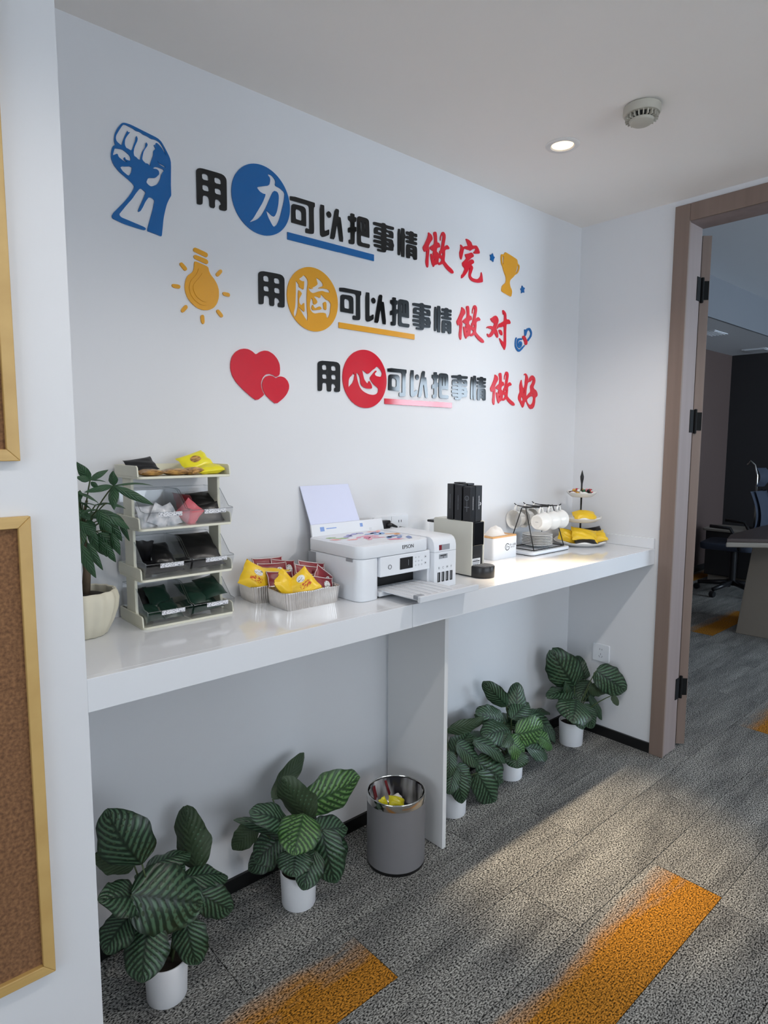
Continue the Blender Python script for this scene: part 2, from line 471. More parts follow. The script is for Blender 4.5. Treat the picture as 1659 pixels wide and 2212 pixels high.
# ------------------------------------------------------------------ setting
random.seed(7)
WT = 0.13
MB().box(-4.0, XR + WT, 0.0, 0.12, 0, H + 0.1).build('wall_back', MT['wall'])
structure(bpy.data.objects['wall_back'])
structure(MB().box(-4.0, 0.0, -D, 0.0, 0, H + 0.1).build('wall_left', MT['wall']))
DOOR_Y0, DOOR_Y1, DOOR_Z = -0.520, -1.46, 2.344
structure(MB().box(XR, XR + WT, DOOR_Y0 + 0.02, 0.0, 0, H + 0.1).box(XR, XR + WT, -4.6, DOOR_Y1 - 0.02, 0, H + 0.1)
          .box(XR, XR + WT, DOOR_Y1 - 0.02, DOOR_Y0 + 0.02, DOOR_Z + 0.02, H + 0.1).build('wall_right', MT['wall']))
structure(MB().box(-4.12, -4.0, -1.2, 0.0, 0, H + 0.1).box(-4.12, -4.0, -4.6, -3.7, 0, H + 0.1).box(-4.12, -4.0, -3.7, -1.2, 0, 0.8)
          .box(-4.12, -4.0, -3.7, -1.2, 2.2, H + 0.1).build('wall_hall_end', MT['wall']))
we = structure(MB().box(-4.08, -4.06, -3.7, -1.2, 0.8, 2.2).build('window_4', MT['daylight']))  # unseen glowing window, added to brighten the right wall
fe = MB()
for y in (-3.7, -2.47, -1.24): fe.box(-4.06, -4.02, y, y + 0.04, 0.8, 2.2)
fe.box(-4.06, -4.02, -3.7, -1.2, 0.8, 0.84).box(-4.06, -4.02, -3.7, -1.2, 2.16, 2.2)
fe.build('window_frame', MT['white_plastic'], we)
# wall across the hall with two window openings
wf = MB()
WX = [(-0.7, 0.7), (0.9, 2.3)]
wf.box(-4.0, XR, -4.72, -4.6, 0, 0.8).box(-4.0, XR, -4.72, -4.6, 2.2, H + 0.1)
wf.box(-4.0, -0.7, -4.72, -4.6, 0.8, 2.2).box(0.7, 0.9, -4.72, -4.6, 0.8, 2.2).box(2.3, XR, -4.72, -4.6, 0.8, 2.2)
structure(wf.build('wall_front', MT['wall']))
for i, (a, b) in enumerate(WX):
    w = structure(MB().box(a, b, -4.67, -4.65, 0.8, 2.2).build('window_%d' % (i + 1), MT['daylight']))
    fr = MB()
    for x in (a, (a + b) / 2 - 0.02, b - 0.04): fr.box(x, x + 0.04, -4.65, -4.61, 0.8, 2.2)
    fr.box(a, b, -4.65, -4.61, 0.8, 0.84).box(a, b, -4.65, -4.61, 2.16, 2.2)
    fr.build('window_frame', MT['white_plastic'], w)
structure(MB().box(-4.0, XR, -4.6, 0.0, H, H + 0.1).build('ceiling', MT['ceiling']))

# floor and its carpet planks
floor = structure(MB().box(-4.0, 7.7, -4.6, 1.3, -0.10, -0.004).build('floor', MT['underlay']))
PW, PLN = 0.2286, 0.9144
pm = MB().box(0, PLN - 0.0022, 0, PW - 0.0022, -0.004, 0.0)
plank = pm.build('carpet_plank', MT['carpet'], floor)
mesh_grey = plank.data
mesh_or = mesh_grey.copy(); mesh_or.materials.clear(); mesh_or.materials.append(MT['carpet_o'])
used = False
ORANGE = {(0, 0.70 - PLN), (-2, 1.67 - PLN), (-2, 1.67 + PLN), (-1, 3.05), (3, 4.55), (7, 6.2)}
for k in range(-12, 8):
    y0 = -0.59 + k * PW
    off = {0: 0.70, -1: 3.05, -2: 1.67, 3: 4.55, 7: 6.2}.get(k, (k * 0.37) % PLN)
    x = off - math.ceil((off + 1.9) / PLN) * PLN
    while x < 7.7:
        hidden = (x + PLN < XR and y0 > 0.0) or (x > XR and x > 2 and y0 + PW < -1.6) or (x + PLN < 0 and y0 > -D)
        if not hidden:
            o = plank if not used else plank.copy()
            if used: col.objects.link(o)
            used = True
            is_or = any(kk == k and abs(xx - x) < 0.02 for kk, xx in ORANGE)
            o.data = mesh_or if is_or else mesh_grey
            o.location = (x, y0, 0.0)
            o.parent = floor
        x += PLN

BB = 0.047
structure(MB().box(0.0, XR, -0.010, 0.0, 0, BB).build('baseboard_back', MT['skirting']))
structure(MB().box(XR - 0.010, XR, -0.4496, -0.010, 0, BB).build('baseboard_right', MT['skirting']))
structure(MB().box(-4.0, -0.02, -D - 0.010, -D, 0, BB).build('baseboard_left', MT['skirting']))

# door frame
fr = structure(MB().box(XR - 0.012, XR, -0.5130, -0.4496, 0, 2.4145).build('trim_1', MT['frame'], bevel=0.002))
MB().box(XR - 0.012, XR, DOOR_Y1 - 0.07, -0.5135, DOOR_Z, 2.4145).build('head_casing', MT['frame'], fr, bevel=0.002)
MB().box(XR - 0.012, XR, DOOR_Y1 - 0.07, DOOR_Y1, 0, DOOR_Z - 0.0005).build('casing', MT['frame'], fr, bevel=0.002)
MB().box(XR - 0.004, XR + WT, -0.5080, -0.4880, 0, DOOR_Z).build('jamb', MT['jamb'], fr)
MB().box(XR - 0.004, XR + WT + 0.005, DOOR_Y1 - 0.02, DOOR_Y1, 0, DOOR_Z).build('jamb', MT['jamb'], fr)
MB().box(XR - 0.004, XR + WT + 0.005, DOOR_Y1, -0.5080, DOOR_Z, DOOR_Z + 0.02).build('head_jamb', MT['jamb'], fr)

# open door leaf, swung back beside the opening, seen on its hinge edge
leaf_d = structure(MB().box(0, 0.90, -0.04, 0.0, 0.012, DOOR_Z - 0.022).build('door_1', MT['frame'], bevel=0.0015))
leaf_d.location = (XR + WT + 0.025, -0.5000, 0)
leaf_d.rotation_euler = (0, 0, math.radians(45))
MB().box(0.82, 0.84, -0.085, 0.045, 1.02, 1.04).box(0.72, 0.84, -0.090, -0.075, 1.02, 1.04).box(0.72, 0.84, 0.035, 0.05, 1.02, 1.04).build('door_handle', MT['steel'], leaf_d, bevel=0.003)
for hz in (2.09, 1.522, 0.293):
    h = MB()
    h.lathe([(0.0, hz - 0.055), (0.007, hz - 0.053), (0.007, hz + 0.053), (0.0, hz + 0.055)], -0.008, -0.006, 12)
    h.box(-0.004, -0.001, -0.036, -0.004, hz - 0.04, hz + 0.04)
    h.build('hinge', MT['hinge'], leaf_d)
    MB().box(XR + WT - 0.030, XR + WT + 0.004, -0.5105, -0.5075, hz - 0.05, hz + 0.05).build('hinge_plate', MT['hinge'], fr)

# office behind the door
X0 = XR + WT
structure(MB().box(X0, 7.75, 1.2, 1.3, 0, 3.0).build('wall_office_side', MT['brown_wall']))
structure(MB().box(7.63, 7.75, -4.6, 1.2, 0, 3.0).build('wall_office_far', MT['dark_wall']))
structure(MB().box(X0, X0 + 0.1, 0.12, 1.2, 0, 3.0).box(X0, X0 + 0.02, -0.42, 0.12, 0, 3.0).box(X0, X0 + 0.02, -4.6, DOOR_Y1 - 0.03, 0, 3.0)
          .box(X0, X0 + 0.02, DOOR_Y1 - 0.03, -0.42, DOOR_Z + 0.05, 3.0).build('wall_office_near', MT['wall']))
structure(MB().box(X0, 7.75, -4.6, 0.452, 2.76, 2.86).build('ceiling_office', MT['office_ceiling']))
structure(MB().box(X0, 7.75, 0.470, 1.3, H, H + 0.1).build('ceiling_office_low', MT['office_ceiling']))
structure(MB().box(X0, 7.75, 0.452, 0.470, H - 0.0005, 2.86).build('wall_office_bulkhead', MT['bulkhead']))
wo = MB().box(X0, 7.75, -4.72, -4.6, 0, 0.9).box(X0, 7.75, -4.72, -4.6, 2.35, 2.9).box(X0, 4.4, -4.72, -4.6, 0.9, 2.35).box(7.3, 7.75, -4.72, -4.6, 0.9, 2.35)
structure(wo.build('wall_office_window', MT['wall']))
w3 = structure(MB().box(4.4, 7.3, -4.68, -4.66, 0.9, 2.35).build('window_3', MT['daylight2']))
fo = MB()
for x in (4.4, 5.35, 6.3, 7.25): fo.box(x, x + 0.05, -4.66, -4.61, 0.9, 2.35)
fo.box(4.4, 7.3, -4.66, -4.61, 0.9, 0.95).box(4.4, 7.3, -4.66, -4.61, 2.3, 2.35)
fo.build('window_frame', MT['white_plastic'], w3)
structure(MB().box(X0 + 0.1, 7.63, 1.19, 1.2, 0, 0.07).build('baseboard_office', MT['skirting']))
vent = MB().box(5.72, 6.02, 0.66, 0.82, H - 0.006, H, 0)
for i in range(5): vent.box(5.74, 6.0, 0.675 + i * 0.028, 0.687 + i * 0.028, H - 0.010, H - 0.006, 0)
tag(vent.build('ceiling_vent', MT['white_plastic']), 'small white air vent in the dim ceiling beyond the door', 'vent')
tag(MB().box(7.2, 7.5, 0.72, 0.95, H - 0.008, H).box(7.22, 7.48, 0.74, 0.93, H - 0.012, H - 0.008).build('ceiling_panel_light', MT['white_plastic']),
    'flat white ceiling panel light at the far end beyond the door', 'light')

# ------------------------------------------------------------------ counter
counter = thing('counter', 'long glossy white counter fixed between the two walls', 'counter', (0, 0, C - T))
counter.location = (0, 0, 0)
MB().box(0.0, XR, -D + 0.018, -0.0003, C - 0.018, C).build('worktop', MT['counter'], counter, bevel=0.001)
SEAM = 0.902
MB().box(0.0, SEAM - 0.0006, -D, -D + 0.018, C - T, C).build('front_panel', MT['counter'], counter, bevel=0.001)
MB().box(SEAM + 0.0006, XR, -D, -D + 0.018, C - T, C).build('front_panel', MT['counter'], counter, bevel=0.001)
MB().box(0.0, XR, -D + 0.018, -0.0003, C - 0.034, C - 0.018).build('underside', MT['panel'], counter)
tag(MB().box(XR - 0.012, XR - 0.0005, -D + 0.002, -0.001, C + 0.0003, C + 0.047).build('backsplash', MT['counter'], None, bevel=0.001), 'low white upstand on the counter along the right wall', 'upstand')
tag(MB().box(1.185, 1.203, -0.298, -0.011, 0.0, C - 0.0345).build('support_panel', MT['panel'], None, bevel=0.001), 'upright white support panel under the middle of the counter', 'panel')

# ------------------------------------------------------------------ wall slogans (raised acrylic letters)
GLYPHS = {
  'yong': [[(4720,21645),(4732,21696),(4765,21734),(4830,21761),(4917,21775),(5458,21786),(5571,21757),(5632,21684),(5640,21607),(5634,20851),(5603,20813),(5557,20797),(5398,20795),(5395,20913),(5459,20944),(5438,21013),(5360,21059),(5263,21043),(5259,20792),(5097,20793),(5091,20997),(5060,21058),(4995,21071),(4896,21052),(4884,20850),(4867,20811),(4813,20790),(4737,20789),(4716,20809)],
    [(4880,21625),(5011,21656),(5076,21625),(5083,21491),(4893,21480)],
    [(5257,21629),(5398,21646),(5460,21610),(5466,21493),(5266,21481)],
    [(4887,21334),(5020,21353),(5079,21325),(5086,21201),(4896,21195)],
    [(5260,21342),(5402,21359),(5464,21325),(5465,21203),(5270,21198)]],
  'ke': [[(7773,21779),(8681,21782),(8705,21769),(8704,21657),(8659,21618),(8659,21245),(8668,20927),(8651,20834),(8606,20811),(8517,20799),(8372,20794),(8344,20807),(8340,20908),(8366,20942),(8478,20925),(8494,20947),(8493,21569),(8478,21623),(8422,21650),(8342,21647),(7803,21639),(7777,21654)],
    [(7820,21473),(7844,21525),(7879,21550),(7949,21559),(8246,21568),(8325,21536),(8364,21476),(8366,20989),(8350,20986),(7836,20986),(7809,21005)],
    [(7966,21423),(8110,21423),(8173,21400),(8200,21356),(8201,21114),(7997,21122),(7970,21141)]],
  'yi': [[(8907,21784),(9048,21792),(9077,21777),(9075,21052),(9087,21016),(9117,21012),(9269,21104),(9268,20930),(9191,20881),(9073,20821),(8998,20805),(8948,20830),(8919,20863),(8912,20985)],
    [(9244,21654),(9299,21647),(9341,21612),(9362,21558),(9344,21495),(9306,21460),(9263,21454),(9213,21478),(9176,21528),(9168,21578),(9197,21627)],
    [(9517,21799),(9676,21804),(9649,21591),(9662,21571),(9718,21577),(9740,21559),(9765,21432),(9859,20814),(9723,20813),(9697,20835),(9625,21223),(9596,21322),(9569,21237),(9485,20818),(9331,20819),(9311,20841),(9433,21404)]],
  'ba': [[(10161,21787),(10184,21809),(10307,21809),(10327,21793),(10323,21729),(10342,21719),(10385,21720),(10408,21702),(10392,21577),(10334,21564),(10330,21424),(10345,21404),(10407,21421),(10407,21313),(10399,21262),(10337,21240),(10328,20890),(10305,20844),(10250,20822),(10119,20818),(10092,20842),(10085,20933),(10104,20951),(10173,20945),(10174,21188),(10155,21193),(10086,21167),(10059,21181),(10056,21301),(10075,21328),(10159,21352),(10171,21493),(10145,21545),(10061,21578),(10057,21703),(10153,21699),(10164,21716)],
    [(10447,21728),(10486,21772),(10541,21793),(10858,21798),(10931,21767),(10963,21716),(10975,21494),(10984,21183),(10963,21184),(10643,21188),(10603,21180),(10607,21005),(10627,20974),(10699,20959),(10762,20966),(10980,20974),(11004,20949),(11000,20895),(10972,20842),(10907,20838),(10540,20833),(10477,20861),(10449,20926),(10443,21379)],
    [(10592,21651),(10624,21652),(10643,21598),(10647,21423),(10651,21319),(10615,21305),(10600,21413)],
    [(10767,21660),(10798,21659),(10810,21576),(10810,21315),(10782,21312),(10771,21509)]],
  'shi': [[(11163,21760),(11526,21777),(11575,21811),(11698,21818),(11743,21772),(12089,21785),(12119,21771),(12123,21712),(12098,21683),(12023,21670),(11748,21667),(11756,21633),(11823,21612),(12006,21630),(12065,21610),(12099,21564),(12100,21397),(12066,21387),(11932,21392),(11757,21379),(11766,21345),(11832,21338),(12024,21348),(12075,21314),(12101,21217),(12127,21187),(12123,21114),(12102,21086),(12098,20971),(11993,20960),(11768,20942),(11747,20897),(11718,20844),(11537,20826),(11374,20830),(11354,20850),(11354,20908),(11407,20907),(11553,20906),(11566,20932),(11488,20941),(11245,20945),(11209,20967),(11192,21034),(11285,21047),(11504,21044),(11557,21046),(11536,21080),(11487,21082),(11212,21085),(11184,21091),(11172,21185),(11373,21194),(11552,21198),(11536,21227),(11495,21233),(11212,21234),(11192,21256),(11192,21331),(11260,21334),(11454,21345),(11552,21339),(11544,21358),(11503,21379),(11236,21378),(11204,21392),(11196,21501),(11212,21568),(11260,21607),(11332,21617),(11551,21621),(11555,21648),(11469,21653),(11227,21659),(11183,21666),(11167,21697)],
    [(11368,21529),(11502,21537),(11543,21517),(11564,21480),(11389,21466),(11369,21485)],
    [(11744,21530),(11864,21538),(11906,21517),(11931,21481),(11815,21474),(11757,21486)],
    [(11758,21240),(11883,21242),(11933,21207),(11833,21205),(11766,21218)],
    [(11759,21098),(11875,21089),(11930,21058),(11834,21051),(11767,21061)]],
  'qing': [[(12316,21776),(12415,21786),(12428,21701),(12442,20976),(12426,20897),(12397,20877),(12331,20885),(12318,20952)],
    [(12464,21831),(12564,21844),(12635,21836),(12645,21654),(12683,21645),(12681,21515),(12647,21497),(12648,20860),(12589,20858),(12480,20861)],
    [(12711,21782),(12885,21784),(12927,21828),(13064,21822),(13099,21785),(13237,21794),(13276,21775),(13273,21668),(13091,21677),(13096,21637),(13269,21643),(13266,21553),(13093,21529),(13102,21502),(13271,21500),(13272,21393),(13103,21386),(12719,21385),(12710,21480),(12900,21499),(12896,21519),(12718,21529),(12717,21631),(12903,21638),(12877,21668),(12725,21677)],
    [(12745,21300),(12770,21340),(12821,21350),(13164,21360),(13233,21344),(13273,21274),(13278,20922),(13256,20882),(13161,20861),(13109,20884),(13095,20941),(13030,20965),(12944,20960),(12919,20938),(12915,20869),(12826,20861),(12741,20869),(12729,21179)],
    [(12912,21232),(13053,21237),(13096,21206),(12925,21194)],
    [(12913,21091),(13046,21093),(13098,21058),(12926,21058)]],
  'zuo': [[(13854,21988),(13945,21958),(14036,21917),(14083,21827),(14078,21765),(13950,21618),(13878,21497),(13885,21437),(13920,21368),(13905,21221),(13879,21063),(13878,20796),(13851,20715),(13805,20722),(13748,20811),(13730,20921),(13760,21117),(13769,21293),(13730,21293),(13686,21247),(13641,21261),(13596,21327),(13578,21399),(13671,21531),(13802,21754),(13850,21893)],
    [(14136,22044),(14204,22082),(14279,22075),(14315,21990),(14331,21714),(14418,21724),(14471,21684),(14501,21606),(14485,21564),(14375,21536),(14324,21486),(14308,21383),(14378,21358),(14437,21307),(14466,21290),(14471,21368),(14458,21412),(14527,21487),(14565,21618),(14603,21812),(14641,21959),(14634,22034),(14621,22074),(14564,22004),(14531,21905),(14521,21810),(14497,21836),(14506,21977),(14579,22131),(14643,22171),(14726,22154),(14786,22082),(14794,21975),(14756,21812),(14707,21608),(14829,21714),(14900,21732),(14972,21692),(15021,21639),(14974,21590),(14867,21573),(14767,21511),(14776,21349),(14750,21188),(14757,21111),(14950,20990),(15194,20883),(15274,20810),(15257,20752),(15209,20735),(15100,20748),(14918,20827),(14773,20919),(14676,21010),(14595,20972),(14479,20916),(14420,20933),(14396,20967),(14351,20920),(14213,20872),(14174,20803),(14145,20790),(14064,20891),(14004,21064),(13979,21235),(14024,21259),(14093,21199),(14144,21228),(14103,21274),(14147,21359),(14102,21366),(13965,21400),(13935,21463),(14031,21535),(14144,21603),(14177,21656),(14186,21788),(14167,21898),(14132,21967)],
    [(14610,21395),(14645,21409),(14636,21268),(14595,21283),(14536,21311)],
    [(14422,21158),(14497,21179),(14586,21157),(14587,21103),(14500,21021),(14407,21000),(14417,21087)],
    [(14220,21127),(14198,21077),(14182,21024),(14147,21045),(14152,21084)]],
  'wan': [[(15940,22196),(16139,22178),(16287,22116),(16329,22040),(16357,22007),(16545,22049),(16627,22048),(16739,21951),(16811,21836),(16785,21780),(16663,21752),(16473,21720),(16418,21764),(16511,21829),(16576,21919),(16495,21915),(16334,21854),(16236,21776),(16175,21798),(16043,21789),(15910,21800),(15846,21767),(15798,21590),(15725,21367),(15699,21341),(15626,21423),(15596,21585),(15639,21693),(15668,21815),(15640,21905),(15686,21902),(15778,21858),(15792,21831),(15882,21887),(16092,21941),(16078,21981),(15995,22107)],
    [(15916,21596),(16126,21661),(16297,21737),(16406,21698),(16448,21630),(16423,21582),(16303,21526),(16081,21340),(16133,21358),(16264,21459),(16371,21479),(16454,21443),(16469,21361),(16323,21274),(16310,21251),(16378,21225),(16421,21164),(16357,21016),(16287,20867),(16309,20802),(16418,20761),(16609,20759),(16745,20794),(16880,20908),(16922,21115),(16989,20996),(17038,20743),(16997,20702),(16791,20646),(16585,20630),(16367,20641),(16231,20704),(16154,20810),(16183,20985),(16238,21191),(16142,21029),(15961,20811),(15794,20665),(15722,20640),(15726,20763),(15803,20835),(15917,21023),(15902,21071),(15782,21134),(15761,21231),(15805,21281),(15895,21348),(16011,21454),(15957,21511)]],
  'dui': [[(17571,19344),(17673,19393),(17839,19495),(17918,19510),(18025,19463),(18095,19367),(18091,19285),(18035,19172),(17961,19025),(17950,18967),(17990,18948),(18045,18873),(18081,18804),(18105,18700),(18081,18624),(18028,18618),(17960,18668),(17863,18787),(17824,18790),(17735,18691),(17621,18606),(17505,18573),(17414,18607),(17367,18666),(17378,18731),(17437,18690),(17527,18708),(17627,18808),(17689,18904),(17636,18922),(17467,18942),(17402,18975),(17340,18919),(17332,18966),(17439,19027),(17606,19055),(17763,19042),(17837,19172),(17784,19194),(17679,19225),(17599,19287)],
    [(18360,19800),(18441,19795),(18537,19743),(18608,19670),(18630,19443),(18780,19466),(18864,19432),(18922,19348),(18883,19285),(18678,19260),(18632,19229),(18623,18898),(18647,18446),(18619,18293),(18555,18163),(18513,18192),(18345,18348),(18175,18585),(18180,18635),(18311,18559),(18476,18477),(18500,18554),(18476,19194),(18398,19119),(18292,19081),(18119,19057),(18041,18994),(18005,18970),(18063,19119),(18127,19200),(18285,19268),(18470,19357),(18484,19539),(18460,19651),(18410,19726),(18414,19595),(18378,19656),(18355,19743)],
    [(18123,18947),(18202,18977),(18296,18959),(18366,18893),(18383,18805),(18358,18749),(18290,18754),(18194,18816),(18138,18892)]],
  'hao': [[(19799,17028),(19835,16847),(19912,16655),(20008,16669),(20057,16820),(20059,16943),(20088,17069),(20095,17225),(20053,17247),(19985,17209),(19983,17258),(20064,17313),(20177,17264),(20267,17147),(20285,17057),(20276,16949),(20345,16979),(20354,17079),(20462,17202),(20573,17260),(20674,17242),(20793,17159),(20835,17036),(20804,16917),(20690,16743),(20759,16663),(20905,16613),(20997,16517),(21031,16417),(20991,16339),(20863,16282),(20859,16072),(20796,15883),(20685,15778),(20529,15755),(20413,15801),(20293,15930),(20203,16051),(20131,16097),(20065,16020),(20016,15869),(19962,15808),(19921,15794),(19849,15870),(19718,16029),(19618,16123),(19594,16220),(19622,16344),(19706,16463),(19679,16633),(19674,16755),(19723,16889)],
    [(19830,16305),(19947,16171),(19909,16071),(19812,16091),(19781,16172)],
    [(20017,16636),(19991,16421),(19943,16426),(19971,16568)],
    [(20291,16926),(20487,16971),(20651,17116),(20642,17015),(20576,16894),(20481,16797),(20456,16720),(20491,16573),(20479,16514),(20342,16423),(20193,16291),(20169,16348),(20175,16538),(20214,16747),(20251,16865)],
    [(20227,16160),(20350,16249),(20517,16324),(20689,16316),(20721,16250),(20685,16081),(20604,15976),(20477,15938),(20362,15974),(20259,16062)],
    [(20689,16458),(20642,16389),(20530,16349),(20598,16420)]],
  'li': [[(6987,22196),(7113,22199),(7226,22125),(7263,22051),(7240,21930),(7415,21901),(7582,21817),(7566,21622),(7510,21396),(7400,21031),(7306,20829),(7175,20710),(7112,20755),(6964,20974),(6905,21148),(6992,21106),(7117,21030),(7206,21019),(7286,21174),(7342,21398),(7367,21657),(7322,21762),(7182,21769),(7076,21565),(6893,21177),(6764,20970),(6612,20811),(6464,20726),(6329,20655),(6465,20798),(6643,21087),(6796,21330),(6913,21597),(6826,21586),(6703,21617),(6594,21717),(6805,21797),(7032,21876),(7073,22043),(7049,22119),(6999,22148)]],
  'nao': [[(7943,19275),(8000,19233),(8073,19160),(8061,19098),(8146,19069),(8246,19033),(8264,19182),(8266,19311),(8223,19287),(8138,19298),(8064,19337),(8182,19417),(8247,19488),(8321,19458),(8411,19361),(8415,19241),(8387,19116),(8367,18854),(8373,18421),(8398,18251),(8380,18083),(8337,18112),(8199,18277),(8037,18470),(8058,18481),(8169,18402),(8275,18347),(8263,18631),(8236,18627),(8192,18569),(8139,18544),(8076,18596),(8067,18723),(8121,18817),(8175,18902),(8133,18956),(8039,19001),(8032,18504),(8010,18415),(7965,18237),(7895,18133),(7860,18223),(7861,18292),(7916,18462),(7936,18789),(7945,19046)],
    [(8728,19492),(8855,19461),(8966,19392),(9015,19321),(8998,19265),(8897,19223),(8797,19168),(8964,19194),(9166,19204),(9246,19181),(9279,19115),(9245,19101),(9098,19096),(8974,19117),(8807,19069),(8663,19003),(8575,18981),(8488,19019),(8440,19090),(8436,19149),(8468,19120),(8533,19104),(8631,19137),(8566,19144),(8687,19207),(8776,19273),(8787,19328),(8755,19401)],
    [(8552,18838),(8605,18750),(8615,18656),(8659,18636),(8725,18663),(8781,18732),(8727,18812),(8629,18884),(8750,18907),(8883,18870),(8911,18936),(8906,19014),(8984,18964),(9118,18869),(9243,18843),(9328,18758),(9310,18594),(9286,18439),(9239,18343),(9182,18273),(9136,18312),(9115,18416),(9013,18429),(8845,18407),(8744,18376),(8667,18356),(8568,18378),(8493,18455),(8472,18566),(8485,18698),(8518,18798)],
    [(8595,18627),(8647,18546),(8702,18528),(8880,18623),(8958,18528),(8679,18463),(8602,18453),(8548,18498),(8560,18578)],
    [(9004,18738),(9095,18795),(9140,18748),(9138,18526),(9036,18539),(9026,18644)]],
  'xin': [[(10271,16641),(10283,16535),(10347,16571),(10312,16457),(10294,16375),(10235,16255),(10107,16139),(10066,16083),(10043,16135),(10056,16332),(10096,16424),(10189,16501),(10248,16568)],
    [(10388,16610),(10471,16594),(10542,16509),(10577,16403),(10589,16277),(10637,16190),(10745,16133),(10878,16100),(11110,16109),(11104,16209),(11036,16315),(10969,16384),(10914,16266),(10829,16320),(10745,16414),(10697,16574),(10643,16733),(10745,16695),(10854,16622),(10926,16609),(11011,16661),(11121,16751),(11232,16815),(11325,16896),(11418,16867),(11532,16774),(11589,16676),(11557,16572),(11495,16544),(11307,16563),(11245,16596),(11233,16641),(11325,16721),(11294,16760),(11232,16714),(11146,16625),(11048,16527),(11012,16460),(11061,16390),(11184,16269),(11333,16186),(11408,16135),(11408,16024),(11333,15936),(11160,15895),(10963,15907),(10757,15970),(10613,16052),(10518,16173),(10447,16358),(10412,16499)]],
  'bar1': [[(7663,20623),(11188,20671),(11188,20499),(7661,20455)]],
  'bar2': [[(9648,18182),(13176,18209),(13178,18037),(9647,18024)]],
  'bar3': [[(11709,15760),(15272,15803),(15276,15622),(11710,15607)]],
  'heart_big': [[(6472,16855),(6619,16956),(6767,17005),(6914,17003),(7092,16925),(7226,16798),(7307,16651),(7324,16486),(7301,16304),(7170,16231),(7081,16289),(6931,16316),(6797,16287),(6692,16185),(6630,16030),(6642,15879),(6698,15743),(6748,15670),(6480,15479),(6273,15595),(6022,15780),(5803,15976),(5670,16163),(5613,16353),(5618,16547),(5670,16720),(5783,16864),(5923,16957),(6078,16996),(6218,16992),(6359,16937)]],
  'heart_small': [[(7170,16199),(7262,16257),(7369,16271),(7492,16241),(7600,16144),(7653,16017),(7643,15899),(7562,15738),(7420,15588),(7156,15401),(6961,15527),(6800,15660),(6699,15819),(6673,15982),(6720,16136),(6811,16231),(6930,16271),(7050,16261)]],
  'bulb_a': [[(4550,19545),(4570,19589),(4620,19604),(4944,19532),(4982,19499),(4980,19441),(4947,19407),(4890,19413),(4592,19486),(4555,19507)]],
  'bulb_b': [[(4557,19356),(4577,19399),(4627,19408),(4939,19348),(4983,19316),(4987,19254),(4948,19218),(4897,19226),(4598,19296),(4562,19323)]],
  'bulb_c': [[(4571,19218),(4621,19232),(4795,19196),(4959,19157),(4990,19123),(5007,19040),(5056,18945),(5169,18837),(5256,18700),(5298,18555),(5293,18356),(5229,18171),(5121,18039),(4977,17960),(4797,17930),(4621,17969),(4462,18072),(4343,18202),(4280,18351),(4267,18506),(4303,18692),(4374,18817),(4500,18917),(4552,19005)]],
  'bulb_mid': [[(4679,19067),(4905,19056),(4953,18938),(5102,18756),(5188,18573),(5168,18337),(5059,18158),(4877,18062),(4699,18072),(4527,18173),(4420,18316),(4382,18480),(4431,18680),(4597,18855),(4650,18955)]],
  'bulb_drop': [[(4788,18956),(4824,18871),(4947,18731),(5047,18632),(5095,18500),(5065,18345),(4984,18217),(4854,18152),(4728,18179),(4592,18262),(4509,18398),(4488,18519),(4528,18616),(4644,18749),(4735,18867)]],
  'ray0': [[(4141,19099),(4190,19131),(4237,19111),(4344,19013),(4348,18958),(4304,18922),(4262,18932),(4151,19046)]],
  'ray1': [[(3894,18480),(3918,18512),(4086,18522),(4139,18497),(4138,18452),(4112,18415),(3974,18410),(3904,18437)]],
  'ray2': [[(4137,17857),(4250,17991),(4300,18009),(4335,17969),(4328,17917),(4220,17800),(4183,17784),(4147,17802)]],
  'ray3': [[(4715,17729),(4735,17789),(4780,17807),(4824,17778),(4832,17616),(4811,17556),(4773,17545),(4730,17592)]],
  'ray4': [[(5204,17968),(5238,18014),(5290,18009),(5406,17889),(5412,17843),(5377,17803),(5325,17814),(5222,17924)]],
  'ray5': [[(5415,18491),(5443,18537),(5610,18533),(5649,18498),(5641,18431),(5594,18424),(5447,18437)]],
  'ray6': [[(5219,19007),(5333,19132),(5380,19152),(5419,19123),(5411,19070),(5302,18946),(5256,18933),(5224,18962)]],
  'trophy': [[(18445,22155),(18478,22161),(18822,22105),(19226,22027),(19281,21986),(19311,21898),(19331,21850),(19430,21816),(19459,21748),(19438,21630),(19355,21490),(19252,21410),(19148,21361),(19030,21248),(18827,21100),(18789,20980),(18838,20823),(18947,20706),(18968,20616),(18923,20432),(18853,20427),(18301,20533),(18249,20586),(18278,20723),(18325,20802),(18524,20937),(18554,21044),(18532,21184),(18407,21346),(18298,21550),(18210,21656),(18171,21810),(18173,21991),(18213,22039),(18297,22035),(18364,22058)],
    [(18282,21982),(18349,21995),(18355,21844),(18329,21616),(18277,21668),(18237,21852)],
    [(19290,21770),(19368,21804),(19374,21670),(19283,21498),(19180,21439),(19252,21607)]],
  'star1': [[(17622,21961),(17683,21853),(17765,21819),(17703,21742),(17674,21627),(17575,21669),(17486,21672),(17498,21774),(17463,21866),(17551,21893)]],
  'star2': [[(19661,21007),(19754,20948),(19864,20934),(19813,20841),(19836,20729),(19727,20733),(19630,20676),(19625,20791),(19560,20844),(19638,20909)]],
  'scroll_a': [[(19309,18761),(19358,18786),(19387,18756),(19341,18665),(19323,18564),(19333,18459),(19398,18372),(19547,18274),(19658,18325),(19790,18418),(19945,18522),(19997,18513),(19904,18423),(19750,18294),(19618,18201),(19551,18188),(19460,18206),(19334,18300),(19274,18393),(19258,18511),(19275,18658)]],
